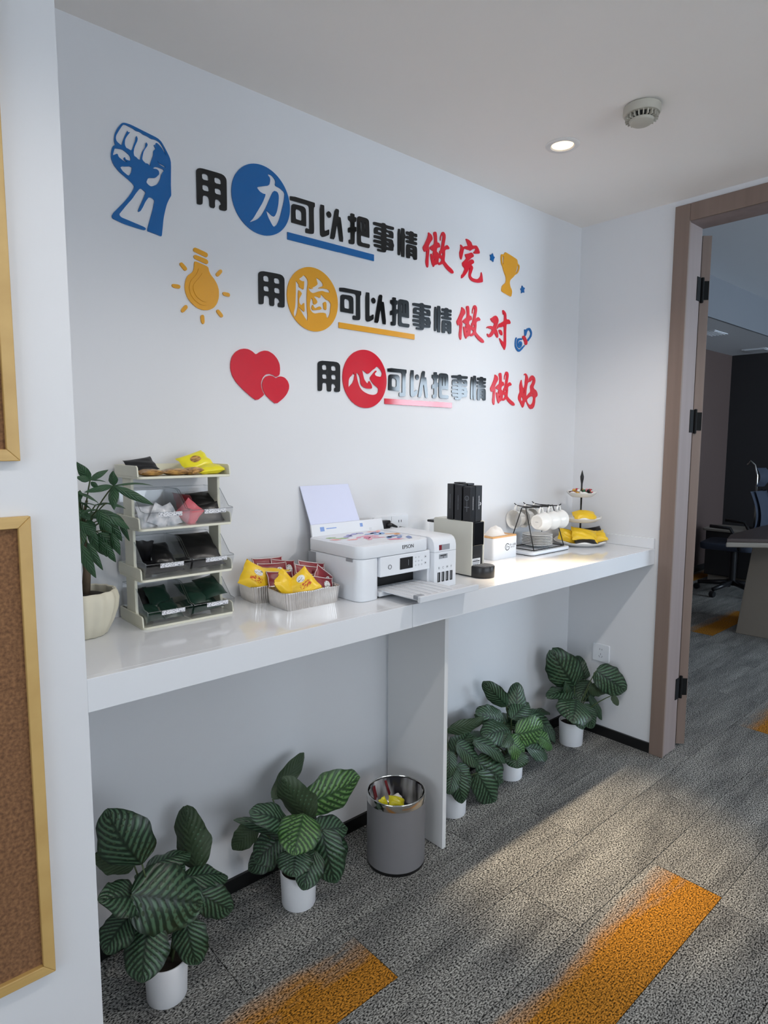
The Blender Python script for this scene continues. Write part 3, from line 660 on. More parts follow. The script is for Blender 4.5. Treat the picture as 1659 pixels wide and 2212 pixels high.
  'scroll_b': [[(19461,18738),(19549,18771),(19762,18794),(19794,18720),(19620,18692),(19520,18658),(19467,18579),(19483,18481),(19551,18448),(19526,18505),(19545,18594),(19610,18647),(19700,18657),(19772,18584),(19754,18462),(19678,18387),(19590,18338),(19475,18387),(19405,18473),(19394,18585),(19418,18680)],
    [(19659,18572),(19689,18529),(19653,18445),(19611,18494)]],
  'scroll_c': [[(19916,19183),(19967,19192),(19992,19145),(20097,19244),(20233,19294),(20339,19280),(20436,19190),(20476,19093),(20448,18940),(20291,18787),(20203,18697),(20144,18718),(20175,18802),(20298,18890),(20385,19035),(20357,19133),(20250,19195),(20192,19188),(20103,19104),(20063,18978),(19998,18897),(19939,18924),(19928,19050)]],
  'scroll_tie': [[(19772,18832),(19815,18897),(19882,18914),(19975,18894),(20120,18728),(20158,18652),(20117,18546),(20049,18525),(19967,18551),(19952,18637),(19867,18742)]],
  'fist': [[(2721,22285),(2785,22306),(2923,22308),(3179,22266),(3398,22230),(3620,22193),(3731,22132),(3840,21974),(3949,21793),(3979,21663),(3956,21153),(3954,21088),(3957,20835),(3945,20805),(3889,20705),(3826,20571),(3774,20397),(3720,20180),(3689,19947),(3658,19713),(3635,19703),(3453,19735),(3318,19754),(3279,19756),(3270,19802),(3314,19950),(3390,20191),(3442,20373),(3489,20570),(3473,20614),(3351,20648),(3245,20495),(3173,20341),(3102,20219),(3052,20192),(3042,20226),(3109,20389),(3204,20591),(3259,20720),(3244,20753),(3125,20811),(3010,20657),(2894,20473),(2759,20305),(2613,20105),(2546,20013),(2586,19955),(2765,19923),(2980,19882),(3188,19843),(3231,19815),(3218,19770),(3141,19764),(2868,19784),(2654,19810),(2466,19856),(2383,19878),(2360,19934),(2399,20015),(2498,20130),(2675,20337),(2844,20564),(2948,20746),(2967,20823),(2910,20881),(2785,20961),(2599,21065),(2449,21216),(2403,21355),(2408,21477),(2439,21616),(2478,21668),(2520,21685),(2493,21803),(2515,21960),(2578,22100),(2677,22241)],
    [(2719,22224),(2783,22270),(2878,22254),(2984,22236),(3069,22201),(3155,22207),(3252,22165),(3340,22161),(3460,22124),(3562,22139),(3673,22115),(3750,22033),(3804,21943),(3856,21788),(3813,21861),(3748,21958),(3659,22037),(3593,22065),(3569,22042),(3590,21996),(3534,22000),(3522,21986),(3576,21908),(3506,21846),(3502,21740),(3441,21576),(3403,21471),(3418,21423),(3315,21478),(3292,21456),(3195,21528),(3210,21625),(3248,21760),(3365,21940),(3323,22000),(3305,21964),(3290,21866),(3215,21751),(3166,21623),(3151,21515),(3096,21505),(3044,21547),(2990,21562),(2977,21641),(2998,21760),(3104,21997),(3075,22080),(3052,22053),(3038,21966),(3002,21874),(2930,21668),(2824,21699),(2793,21700),(2758,21771),(2768,21886),(2814,21981),(2916,22128),(2861,22096),(2842,22136),(2819,22094),(2761,21964),(2714,21849),(2683,21739),(2657,21731),(2555,21791),(2537,21856),(2550,21931),(2629,22075)],
    [(2495,21593),(2527,21617),(2695,21641),(2778,21604),(2872,21549),(2901,21486),(2882,21409),(2771,21413),(2752,21464),(2719,21444),(2728,21396),(2832,21354),(2716,21362),(2592,21419),(2564,21502),(2468,21434),(2447,21428)],
    [(2609,21200),(2926,21292),(2911,21170),(2875,21088),(2830,21030),(2788,21044),(2674,21106)],
    [(3479,21397),(3560,21462),(3798,21442),(3702,21310),(3662,21151),(3578,21012),(3417,20912),(3350,20932),(3280,20987),(3334,21106),(3425,21141),(3538,21166),(3644,21284),(3636,21366),(3580,21399),(3490,21385)],
    [(3588,21628),(3643,21569),(3802,21539),(3823,21492),(3698,21521),(3620,21563)]],
}

def chaikin(pts, it):
    for _ in range(it):
        q = []
        n = len(pts)
        for i in range(n):
            a, b = pts[i], pts[(i + 1) % n]
            q.append((a[0] * 0.8 + b[0] * 0.2, a[1] * 0.8 + b[1] * 0.2))
            q.append((a[0] * 0.2 + b[0] * 0.8, a[1] * 0.2 + b[1] * 0.8))
        pts = q
    return pts

def plate(name, contours, mat, dx=0.0, dz=0.0, it=1, thick=0.004, base=0.0, parent=None):
    cs = [chaikin([(x * 1e-4, z * 1e-4) for x, z in c], it) for c in contours]
    xs = [x for c in cs for x, z in c]; zs = [z for c in cs for x, z in c]
    ox, oz = (min(xs) + max(xs)) / 2, (min(zs) + max(zs)) / 2
    cu = bpy.data.curves.new(name, 'CURVE')
    cu.dimensions = '2D'; cu.fill_mode = 'BOTH'; cu.extrude = thick / 2
    for c in cs:
        s = cu.splines.new('POLY'); s.points.add(len(c) - 1)
        for pt, (x, z) in zip(s.points, c): pt.co = ((x - ox) * 1000, (z - oz) * 1000, 0, 1)
        s.use_cyclic_u = True
    cu.extrude = thick / 2 * 1000
    o = bpy.data.objects.new(name + '_src', cu); col.objects.link(o)
    dg = bpy.context.evaluated_depsgraph_get()
    me = bpy.data.meshes.new_from_object(o.evaluated_get(dg))
    bpy.data.objects.remove(o)
    me.transform(Matrix.Rotation(math.pi / 2, 4, 'X') @ Matrix.Scale(0.001, 4))
    me.materials.clear(); me.materials.append(mat)
    me.name = name
    o = bpy.data.objects.new(name, me); col.objects.link(o)
    loc = Vector((ox + dx, -(base + thick / 2), oz + dz))
    if parent is not None:
        o.parent = parent; loc = loc - parent.location
    o.location = loc
    return o

def circle_pts(cx, cz, r, n=72):
    return [(cx * 1e4 + r * 1e4 * math.cos(2 * math.pi * i / n), cz * 1e4 + r * 1e4 * math.sin(2 * math.pi * i / n)) for i in range(n)]

LINES = [('top', 0.0, 0.0, 'blue'), ('middle', 0.191, -0.2425, 'amber'), ('bottom', 0.4075, -0.4885, 'red')]
CH = [('yong', '用'), ('ke', '可'), ('yi', '以'), ('ba', '把'), ('shi', '事'), ('qing', '情')]
for ln, dx, dz, cn in LINES:
    for ci, (key, ch) in enumerate(CH):
        o = plate('wall_character', GLYPHS[key], MT['black_acrylic'], dx - (0.002 if key == 'yong' else 0), dz, 1)
        tag(o, '%s glossy black raised character of the %s slogan line, reading %s' % (('first', 'second', 'third', 'fourth', 'fifth', 'sixth and last')[ci], ln, ch), 'letter', 'black slogan characters')
    o = plate('wall_character', GLYPHS['zuo'], MT['red_letter'], dx, dz, 1)
    tag(o, 'red brush-style raised character 做 in the %s slogan line' % ln, 'letter', 'red slogan characters')
for key, ch, ln in (('wan', '完', 'top'), ('dui', '对', 'middle'), ('hao', '好', 'bottom')):
    tag(plate('wall_character', GLYPHS[key], MT['red_letter'], 0, 0, 1), 'red brush-style raised character %s ending the %s slogan line' % (ch, ln), 'letter', 'red slogan characters')
for key, ch, cx, cz, mt, cname in (('li', '力', 0.6766, 2.1392, 'blue_acrylic', 'blue'), ('nao', '脑', 0.8613, 1.8786, 'amber_acrylic', 'amber yellow'), ('xin', '心', 1.0797, 1.6422, 'red_acrylic', 'red')):
    tag(plate('wall_disc', [circle_pts(cx, cz, 0.0995)] + [chaikin(c, 1) for c in GLYPHS[key]], MT[mt], 0, 0, 0),
        '%s round plaque with the character %s cut out of it' % (cname, ch), 'plaque', 'round slogan plaques')
for key, mt, cname in (('bar1', 'blue_acrylic', 'blue'), ('bar2', 'amber_acrylic', 'amber yellow'), ('bar3', 'red_acrylic', 'red')):
    c = GLYPHS[key][0]
    xs = [p[0] for p in c]; zs = [p[1] for p in c]
    tag(plate('underline_bar', [[(min(xs), min(zs)), (max(xs), min(zs)), (max(xs), max(zs)), (min(xs), max(zs))]], MT[mt], 0, 0, 0),
        '%s straight underline bar below a slogan line' % cname, 'bar', 'slogan underline bars')
tag(plate('fist_emblem', GLYPHS['fist'], MT['blue_acrylic'], 0, 0, 1), 'blue raised fist emblem with forearm at upper left of wall', 'emblem')
tag(plate('heart_emblem', GLYPHS['heart_big'], MT['red_acrylic'], 0, 0, 1), 'large red raised heart left of the bottom slogan line', 'emblem', 'heart emblems')
tag(plate('heart_emblem', GLYPHS['heart_small'], MT['red_acrylic'], 0, 0, 1), 'small red raised heart overlapping the lower right of the large one', 'emblem', 'heart emblems')
tag(plate('trophy_emblem', GLYPHS['trophy'], MT['amber_acrylic'], 0, 0, 1), 'amber raised trophy cup emblem after the top slogan line', 'emblem')
tag(plate('star_emblem', GLYPHS['star1'], MT['blue_acrylic'], 0, 0, 0), 'small blue star to the upper left of the trophy emblem', 'emblem', 'star emblems')
tag(plate('star_emblem', GLYPHS['star2'], MT['blue_acrylic'], 0, 0, 0), 'small blue star to the lower right of the trophy emblem', 'emblem', 'star emblems')
bulb = thing('light_bulb_emblem', 'amber raised light bulb emblem with seven rays', 'emblem', (0.478, 0, 1.85))
plate('bulb_body', GLYPHS['bulb_c'], MT['amber_acrylic'], 0, 0, 1, 0.004, 0, bulb)
plate('bulb_layer', GLYPHS['bulb_mid'], MT['amber_acrylic'], 0, 0, 2, 0.002, 0.004, bulb)
plate('bulb_drop', GLYPHS['bulb_drop'], MT['amber_acrylic'], 0, 0, 2, 0.002, 0.006, bulb)
plate('bulb_thread', GLYPHS['bulb_a'], MT['amber_acrylic'], 0, 0, 1, 0.004, 0, bulb)
plate('bulb_thread', GLYPHS['bulb_b'], MT['amber_acrylic'], 0, 0, 1, 0.004, 0, bulb)
for i in range(7): plate('ray', GLYPHS['ray%d' % i], MT['amber_acrylic'], 0, 0, 1, 0.004, 0, bulb)
scroll = thing('scroll_emblem', 'small blue outlined diploma scroll emblem with a red tie', 'emblem', (1.985, 0, 1.874))
for k in 'abc': plate('scroll_line', GLYPHS['scroll_' + k], MT['blue_acrylic'], 0, 0, 1, 0.004, 0, scroll)
plate('scroll_tie', GLYPHS['scroll_tie'], MT['red_acrylic'], 0, 0, 1, 0.0045, 0, scroll)

# ------------------------------------------------------------------ cork boards
def corkboard(xr, z0, z1, label):
    w, fw, d = 0.60, 0.021, 0.016
    t = thing('corkboard', label, 'corkboard', (xr, -D, z0), 0, 'cork boards on the left wall')
    hgt = z1 - z0
    MB().box(-w + fw * 0.6, -fw * 0.6, -0.006, -0.0005, fw * 0.6, hgt - fw * 0.6).build('cork_panel', MT['cork'], t)
    def bar(pts, mat):
        n = 4
        MB().add([(x, -d, z) for x, z in pts] + [(x, -0.0005, z) for x, z in pts],
                 [(0, 1, 2, 3), (7, 6, 5, 4)] + [(i, i + 4, (i + 1) % 4 + 4, (i + 1) % 4) for i in range(4)]).build('frame_bar', mat, t, bevel=0.0015)
    bar([(0, 0), (0, hgt), (-fw, hgt - fw), (-fw, fw)], MT['gold_wood'])
    bar([(-w, 0), (-w + fw, fw), (-w + fw, hgt - fw), (-w, hgt)], MT['gold_wood'])
    bar([(0, 0), (-fw, fw), (-w + fw, fw), (-w, 0)], MT['gold_wood_h'])
    bar([(0, hgt), (-w, hgt), (-w + fw, hgt - fw), (-fw, hgt - fw)], MT['gold_wood_h'])
corkboard(-0.098, 1.386, 2.286, 'upper cork board in a golden wood frame at the left edge')
corkboard(-0.087, 0.386, 1.286, 'lower cork board in a golden wood frame on the left wall')

# ------------------------------------------------------------------ ceiling fittings
def downlight(x, y, watts, colr, label, glow, size, blend, spill=0.0, aim=(0.0, 0.0)):
    t = thing('downlight', label, 'light', (x, y, H), 0, 'recessed ceiling downlights')
    MB().lathe([(0.037, -0.0015), (0.040, -0.005), (0.053, -0.005), (0.057, -0.002), (0.057, -0.0002), (0.037, -0.0002)], 0, 0, 48, cap=False).build('trim_ring', MT['lamp_ring'], t, smooth=True)
    MB().lathe([(0.0, -0.0012), (0.0365, -0.0012), (0.0365, -0.0003), (0.0, -0.0003)], 0, 0, 40).build('lens', glow, t, smooth=True)
    ld = bpy.data.lights.new('downlight_lamp', 'SPOT')
    ld.energy = watts; ld.color = colr; ld.spot_size = math.radians(size); ld.spot_blend = blend; ld.shadow_soft_size = 0.022
    lo = bpy.data.objects.new('downlight_lamp', ld); col.objects.link(lo)
    lo.parent = t; lo.location = (0, 0, -0.03)
    lo.rotation_euler = (math.atan2(aim[1], H), -math.atan2(aim[0], H), 0)
    if spill:   # soft wide light of the frosted lens around the reflector's beam
        l2 = bpy.data.lights.new('downlight_spill', 'SPOT')
        l2.energy = spill; l2.color = (1.0, 0.93, 0.86); l2.spot_size = math.radians(128); l2.spot_blend = 0.9; l2.shadow_soft_size = 0.035
        lo2 = bpy.data.objects.new('downlight_spill', l2); col.objects.link(lo2)
        lo2.parent = t; lo2.location = (0, 0, -0.012)
    return t
downlight(1.618, -0.414, COUNTER_SPOT_W, (1.0, 0.79, 0.53), 'lit warm recessed downlight above the counter', MT['lamp_on'], 33, 1.0, 11.0, (0.0, -0.17))
for k, (x, pw_) in enumerate(((-1.0, 0.95), (0.2, 1.0), (1.4, 2.5))):
    downlight(x, -1.37, HALL_SPOT_W * pw_, (1.0, 0.95, 0.90), 'neutral recessed hall downlight, %s of its row' % ('leftmost', 'middle', 'rightmost')[k], MT['lamp_on_cool'], 150, 0.35)

det = thing('smoke_detector', 'round beige smoke detector with a slotted ring on the ceiling', 'smoke detector', (1.577, -0.717, H))
MB().lathe([(0.050, -0.0002), (0.054, -0.003), (0.0545, -0.020), (0.051, -0.026), (0.040, -0.028), (0.0, -0.028)], 0, 0, 48).build('base', MT['detector'], det, smooth=True)
MB().lathe([(0.040, -0.028), (0.033, -0.040), (0.0, -0.040)], 0, 0, 40).build('inner_ring', MT['black'], det, smooth=True)
MB().lathe([(0.0, -0.040), (0.036, -0.040), (0.034, -0.047), (0.028, -0.051), (0.0, -0.052)], 0, 0, 40).build('cap', MT['detector'], det, smooth=True)
for i in range(22):
    a = 2 * math.pi * i / 22
    o = MB().box(0.033, 0.0475, -0.0016, 0.0016, -0.0405, -0.0275).build('slat', MT['detector'], det)
    o.rotation_euler = (0, 0, a)

# ------------------------------------------------------------------ wall sockets
def rounded_plate(w, h, d):
    return MB().prism(rrect(-w / 2, w / 2, -h / 2, h / 2, 0.006), 0, d)
ds = thing('double_socket', 'white double power socket on the slogan wall behind the printer', 'socket', (1.201, 0, 1.112))
b = rounded_plate(0.172, 0.086, 0.009).build('plate', MT['white_plastic'], ds, bevel=0.0015); b.rotation_euler = (math.pi / 2, 0, 0)
MB().box(-0.0004, 0.0004, -0.0094, -0.0088, -0.04, 0.04).build('seam', MT['print_grey'], ds)
for sx in (-0.043, 0.043):
    for px_ in (-0.006, 0.006):
        MB().box(sx + px_ - 0.0014, sx + px_ + 0.0014, -0.0094, -0.008, 0.016, 0.025).build('slot', MT['black'], ds)
    for px_, rz_ in ((-0.007, 0.5), (0.007, -0.5), (0, 0)):
        o = MB().box(-0.0013, 0.0013, -0.0004, 0.0006, -0.005, 0.005).build('slot', MT['black'], ds)
        o.location = (sx + px_, -0.009, -0.016 if px_ else -0.004); o.rotation_euler = (0, rz_, 0)
rs = thing('single_socket', 'white square power socket low on the right wall', 'socket', (XR, -0.190, 0.412))
b = rounded_plate(0.086, 0.086, 0.009).build('plate', MT['white_plastic'], rs, bevel=0.0015); b.rotation_euler = (math.pi / 2, 0, -math.pi / 2)
for py_ in (-0.006, 0.006):
    MB().box(-0.0094, -0.008, py_ - 0.0012, py_ + 0.0012, 0.014, 0.022).build('slot', MT['print_grey'], rs)
for py_, rx_ in ((-0.007, 0.5), (0.007, -0.5), (0, 0)):
    o = MB().box(-0.0006, 0.0004, -0.0011, 0.0011, -0.005, 0.005).build('slot', MT['print_grey'], rs)
    o.location = (-0.009, py_, -0.018 if py_ else -0.006); o.rotation_euler = (rx_, 0, 0)
pl = thing('power_plug', 'black plug with its cord in the socket behind the printer', 'plug', (1.158, -0.0095, 1.128))
MB().prism(rrect(-0.019, 0.019, -0.015, 0.015, 0.006), 0, 0.024).build('plug_body', MT['dark_plastic'], pl, bevel=0.003).rotation_euler = (math.pi / 2, 0, 0)
MB().tube([(0.0, -0.020, -0.002), (0.018, -0.028, -0.002), (0.040, -0.030, -0.010), (0.052, -0.028, -0.028), (0.064, -0.026, -0.045), (0.086, -0.022, -0.060), (0.10, -0.020, -0.10), (0.10, -0.022, -0.174)],
         [0.009, 0.007, 0.0042, 0.0036, 0.0036, 0.0036, 0.0036, 0.0036], 10).build('cord', MT['dark_plastic'], pl, smooth=2)
p2 = thing('power_plug', 'rounded black plug in the right half of the double socket', 'plug', (1.247, -0.0095, 1.092))
MB().lathe([(0.0, 0.026), (0.012, 0.025), (0.019, 0.018), (0.020, 0.0), (0.0, 0.0)], 0, 0, 24).build('plug_body', MT['dark_plastic'], p2, smooth=True).rotation_euler = (math.pi / 2, 0, 0)
MB().tube([(0.0, -0.022, -0.004), (0.014, -0.026, -0.014), (0.026, -0.024, -0.04), (0.03, -0.022, -0.09), (0.03, -0.022, -0.138)], 0.0036, 8).build('cord', MT['dark_plastic'], p2, smooth=2)

# ------------------------------------------------------------------ plants
LEAVES = {
  'plant1': [
    (0.1575, -0.2524, 0.3963, 0.0921, -0.2083, 0.5427, 0.133, 'c', 0),
    (0.1563, -0.2024, 0.3663, 0.0715, -0.1583, 0.4088, 0.0739, 'c', 1),
    (0.3432, -0.1536, 0.2418, 0.3397, -0.0875, 0.4005, 0.1057, 'c', 1),
    (0.1222, -0.2688, 0.3426, 0.2965, -0.2908, 0.2434, 0.1591, 'd', 0),
    (0.1561, -0.2488, 0.3026, 0.0497, -0.2708, 0.3662, 0.1038, 'm', 0),
    (0.2008, -0.1712, 0.3224, 0.3289, -0.1492, 0.2997, 0.0704, 'm', 0),
    (0.2896, -0.2012, 0.2705, 0.4231, -0.1792, 0.2013, 0.0787, 'm', 0),
    (0.3092, -0.2194, 0.2315, 0.4086, -0.2304, 0.129, 0.0841, 'd', 0),
    (0.2522, -0.2782, 0.22, 0.2628, -0.3113, 0.1041, 0.09, 'd', 0),
    (0.1583, -0.277, 0.2517, 0.1173, -0.3321, 0.1584, 0.1095, 'd', 0),
    (0.1269, -0.2388, 0.2691, 0.0576, -0.2608, 0.2229, 0.0907, 'd', 0),
    (0.2178, -0.2018, 0.2758, 0.1692, -0.1687, 0.3179, 0.0589, 'm', 0),
    (0.1829, -0.2018, 0.2879, 0.3018, -0.1687, 0.2911, 0.0782, 'm', 0),
  ],
  'plant2': [
    (0.607, -0.123, 0.334, 0.764, -0.0679, 0.4106, 0.0582, 'c', 1),
    (0.695, -0.1918, 0.2639, 0.617, -0.1587, 0.4131, 0.112, 'c', 1),
    (0.6785, -0.1794, 0.3105, 0.9032, -0.1904, 0.3248, 0.1316, 'c', 0),
    (0.6137, -0.1994, 0.2844, 0.4796, -0.2104, 0.3852, 0.0822, 'd', 0),
    (0.634, -0.247, 0.3325, 0.5648, -0.3021, 0.2596, 0.128, 'd', 0),
    (0.6954, -0.2, 0.2256, 0.841, -0.2, 0.179, 0.0919, 'd', 0),
    (0.7236, -0.2176, 0.2282, 0.7404, -0.2617, 0.0652, 0.1086, 'd', 0),
    (0.6071, -0.2482, 0.2333, 0.5739, -0.2813, 0.1788, 0.1065, 'd', 0),
    (0.6829, -0.2388, 0.188, 0.618, -0.2608, 0.1049, 0.0869, 'd', 0),
    (0.6136, -0.1724, 0.2275, 0.4735, -0.1283, 0.3263, 0.05, 'm', 0),
    (0.5471, -0.1218, 0.2735, 0.4868, -0.0887, 0.203, 0.069, 'c', 1),
    (0.6169, -0.1612, 0.2285, 0.5313, -0.1392, 0.1699, 0.1016, 'd', 0),
    (0.6157, -0.1318, 0.1696, 0.5307, -0.0987, 0.1237, 0.0798, 'd', 0),
    (0.7678, -0.1318, 0.1768, 0.6887, -0.0987, 0.2794, 0.0934, 'm', 0),
    (0.7585, -0.15, 0.1625, 0.8732, -0.15, 0.0179, 0.1006, 'd', 0),
  ],
  'plant3': [
    (1.3835, -0.1306, 0.3209, 1.6325, -0.1196, 0.2826, 0.0669, 'c', 1),
    (1.3868, -0.1718, 0.2378, 1.5126, -0.1387, 0.2735, 0.1004, 'd', 0),
    (1.3631, -0.1994, 0.2925, 1.4918, -0.2104, 0.1711, 0.0813, 'd', 0),
    (1.4776, -0.1994, 0.1879, 1.6484, -0.2104, 0.041, 0.1248, 'd', 0),
    (1.4642, -0.2194, 0.1512, 1.5689, -0.2304, -0.0222, 0.1096, 'd', 0),
    (1.3465, -0.2188, 0.2213, 1.397, -0.2408, 0.1224, 0.0796, 'd', 0),
    (1.3263, -0.2288, 0.2115, 1.3464, -0.2508, 0.0845, 0.0787, 'd', 0),
    (1.3004, -0.2188, 0.2948, 1.2781, -0.2408, 0.2076, 0.0694, 'd', 0),
    (1.3191, -0.2288, 0.2279, 1.2671, -0.2508, 0.1521, 0.0694, 'd', 0),
    (1.4434, -0.1424, 0.2629, 1.6643, -0.0983, 0.2144, 0.068, 'm', 0),
  ],
  'plant4': [
    (1.7984, -0.1018, 0.2907, 1.6785, -0.0687, 0.4202, 0.081, 'c', 0),
    (1.8195, -0.1324, 0.2339, 1.8888, -0.0883, 0.3702, 0.0927, 'c', 0),
    (1.7424, -0.1318, 0.2463, 1.5969, -0.0987, 0.3155, 0.1072, 'd', 0),
    (1.7334, -0.1694, 0.2266, 1.5432, -0.1804, 0.2621, 0.1184, 'd', 0),
    (1.7342, -0.1988, 0.2163, 1.9079, -0.2208, 0.204, 0.1324, 'c', 0),
    (1.7667, -0.1512, 0.2563, 1.9235, -0.1292, 0.2822, 0.0919, 'd', 0),
    (1.947, -0.1212, 0.2091, 2.2062, -0.0992, -0.0033, 0.088, 'd', 0),
    (1.6668, -0.2188, 0.2163, 1.7421, -0.2408, 0.1396, 0.1052, 'd', 0),
    (1.6999, -0.2288, 0.1639, 1.6798, -0.2508, 0.1054, 0.1047, 'd', 0),
    (1.8208, -0.19, 0.1244, 1.9943, -0.19, 0.0321, 0.0927, 'd', 0),
    (1.9231, -0.18, 0.1467, 2.0445, -0.18, 0.0524, 0.0846, 'd', 0),
    (1.6872, -0.1994, 0.2363, 1.6175, -0.2104, 0.2029, 0.0726, 'd', 0),
    (1.9551, -0.1012, 0.2063, 2.1695, -0.0792, 0.1476, 0.0517, 'm', 0),
    (1.4615, -0.1994, 0.2767, 1.6659, -0.2104, 0.1253, 0.0755, 'd', 0),
    (1.7402, -0.1318, 0.2241, 1.8989, -0.0987, 0.2245, 0.097, 'm', 0),
    (1.7811, -0.1506, 0.162, 1.9999, -0.1396, 0.0577, 0.0983, 'd', 0),
  ],
  'plant5': [
    (2.2537, -0.153, 0.2751, 2.1349, -0.0979, 0.4634, 0.1661, 'c', 0),
    (2.4019, -0.123, 0.2655, 2.405, -0.0679, 0.37, 0.109, 'c', 0),
    (2.2797, -0.2452, 0.3706, 2.405, -0.3334, 0.2654, 0.134, 'c', 0),
    (2.2824, -0.143, 0.2381, 2.1221, -0.0879, 0.2415, 0.0997, 'm', 0),
    (2.1971, -0.197, 0.2414, 2.0811, -0.2521, 0.1787, 0.1653, 'd', 0),
    (2.2652, -0.1976, 0.1987, 2.2797, -0.2417, 0.089, 0.09, 'd', 0),
    (2.1899, -0.2182, 0.2052, 2.1722, -0.2513, 0.1198, 0.0746, 'd', 0),
    (2.3131, -0.1976, 0.2313, 2.3633, -0.2417, 0.1052, 0.0411, 'd', 0),
    (2.2728, -0.2176, 0.2835, 2.3646, -0.2617, 0.2499, 0.0676, 'c', 1),
    (2.3429, -0.2982, 0.252, 2.3361, -0.3313, 0.2129, 0.0311, 'c', 1),
    (2.2087, -0.13, 0.3185, 2.2866, -0.13, 0.2161, 0.1048, 'd', 0),
    (2.4121, -0.1388, 0.2596, 2.2824, -0.1608, 0.201, 0.1066, 'd', 0),
    (2.3827, -0.1212, 0.1956, 2.405, -0.0992, 0.2542, 0.0946, 'd', 0),
  ],
  'tree': [
    (0.0938, -0.2, 1.3344, 0.0665, -0.2, 1.3759, 0.0278, 'c', 0),
    (0.0999, -0.18, 1.3333, 0.1422, -0.18, 1.3562, 0.0164, 'c', 0),
    (0.0938, -0.2, 1.3344, 0.0631, -0.2, 1.3424, 0.0179, 'c', 0),
    (0.0955, -0.2, 1.3303, 0.1112, -0.2, 1.3146, 0.0141, 'c', 0),
    (0.104, -0.17, 1.3327, 0.1394, -0.17, 1.3273, 0.0103, 'm', 0),
    (0.1449, -0.2, 1.3192, 0.1444, -0.2, 1.3541, 0.0267, 'c', 0),
    (0.1449, -0.2, 1.3192, 0.2387, -0.2, 1.3175, 0.0147, 'm', 0),
    (0.139, -0.22, 1.3195, 0.228, -0.23, 1.2709, 0.0227, 'c', 0),
    (0.1415, -0.21, 1.3189, 0.1334, -0.23, 1.2656, 0.0284, 'c', 0),
    (0.1439, -0.2, 1.3193, 0.0793, -0.2, 1.307, 0.0172, 'c', 0),
    (0.1103, -0.19, 1.264, 0.1363, -0.2, 1.2071, 0.0308, 'c', 0),
    (0.1154, -0.18, 1.2629, 0.1831, -0.19, 1.2124, 0.0292, 'd', 0),
    (0.1085, -0.19, 1.2662, 0.0667, -0.2, 1.2577, 0.0181, 'm', 0),
    (0.0681, -0.19, 1.3069, 0.1139, -0.19, 1.2802, 0.0161, 'm', 0),
    (0.0768, -0.17, 1.285, 0.1048, -0.17, 1.2628, 0.0163, 'm', 0),
    (0.0613, -0.21, 1.243, 0.099, -0.22, 1.2025, 0.0259, 'c', 0),
    (0.0645, -0.21, 1.1907, 0.0902, -0.22, 1.1098, 0.03, 'c', 0),
    (0.0838, -0.19, 1.1904, 0.1129, -0.2, 1.1222, 0.0224, 'c', 0),
    (0.1498, -0.16, 1.2037, 0.1672, -0.16, 1.1459, 0.0234, 'c', 0),
    (0.1318, -0.15, 1.1829, 0.1606, -0.15, 1.128, 0.0234, 'c', 0),
    (0.1258, -0.14, 1.2037, 0.1715, -0.14, 1.1559, 0.0321, 'c', 0),
    (0.1166, -0.15, 1.2056, 0.1384, -0.15, 1.1436, 0.0274, 'c', 0),
    (0.1406, -0.16, 1.2765, 0.1855, -0.16, 1.2609, 0.0191, 'm', 0),
    (0.1195, -0.15, 1.2728, 0.1541, -0.15, 1.2749, 0.0168, 'm', 0),
    (0.0769, -0.18, 1.31, 0.0718, -0.18, 1.282, 0.0181, 'c', 0),
    (0.0843, -0.17, 1.2805, 0.119, -0.17, 1.2701, 0.0185, 'm', 0),
    (0.0956, -0.16, 1.2502, 0.1393, -0.16, 1.247, 0.0229, 'd', 0),
    (0.0778, -0.17, 1.2646, 0.0968, -0.18, 1.2395, 0.0204, 'c', 0),
    (0.0951, -0.16, 1.2378, 0.1104, -0.17, 1.2083, 0.0248, 'c', 0),
    (0.1482, -0.15, 1.2327, 0.1773, -0.15, 1.1784, 0.0256, 'c', 0),
    (0.1311, -0.14, 1.2331, 0.1642, -0.14, 1.1829, 0.0299, 'c', 0),
    (0.0815, -0.17, 1.2192, 0.0707, -0.18, 1.1721, 0.0264, 'c', 0),
    (0.1031, -0.15, 1.2153, 0.1206, -0.15, 1.1585, 0.0272, 'c', 0),
    (0.175, -0.14, 1.2427, 0.198, -0.14, 1.1751, 0.0195, 'c', 0),
    (0.07, -0.16, 1.2807, 0.0744, -0.17, 1.2321, 0.0224, 'c', 0),
    (0.1141, -0.13, 1.1867, 0.1532, -0.13, 1.1392, 0.0256, 'c', 0),
  ],
}

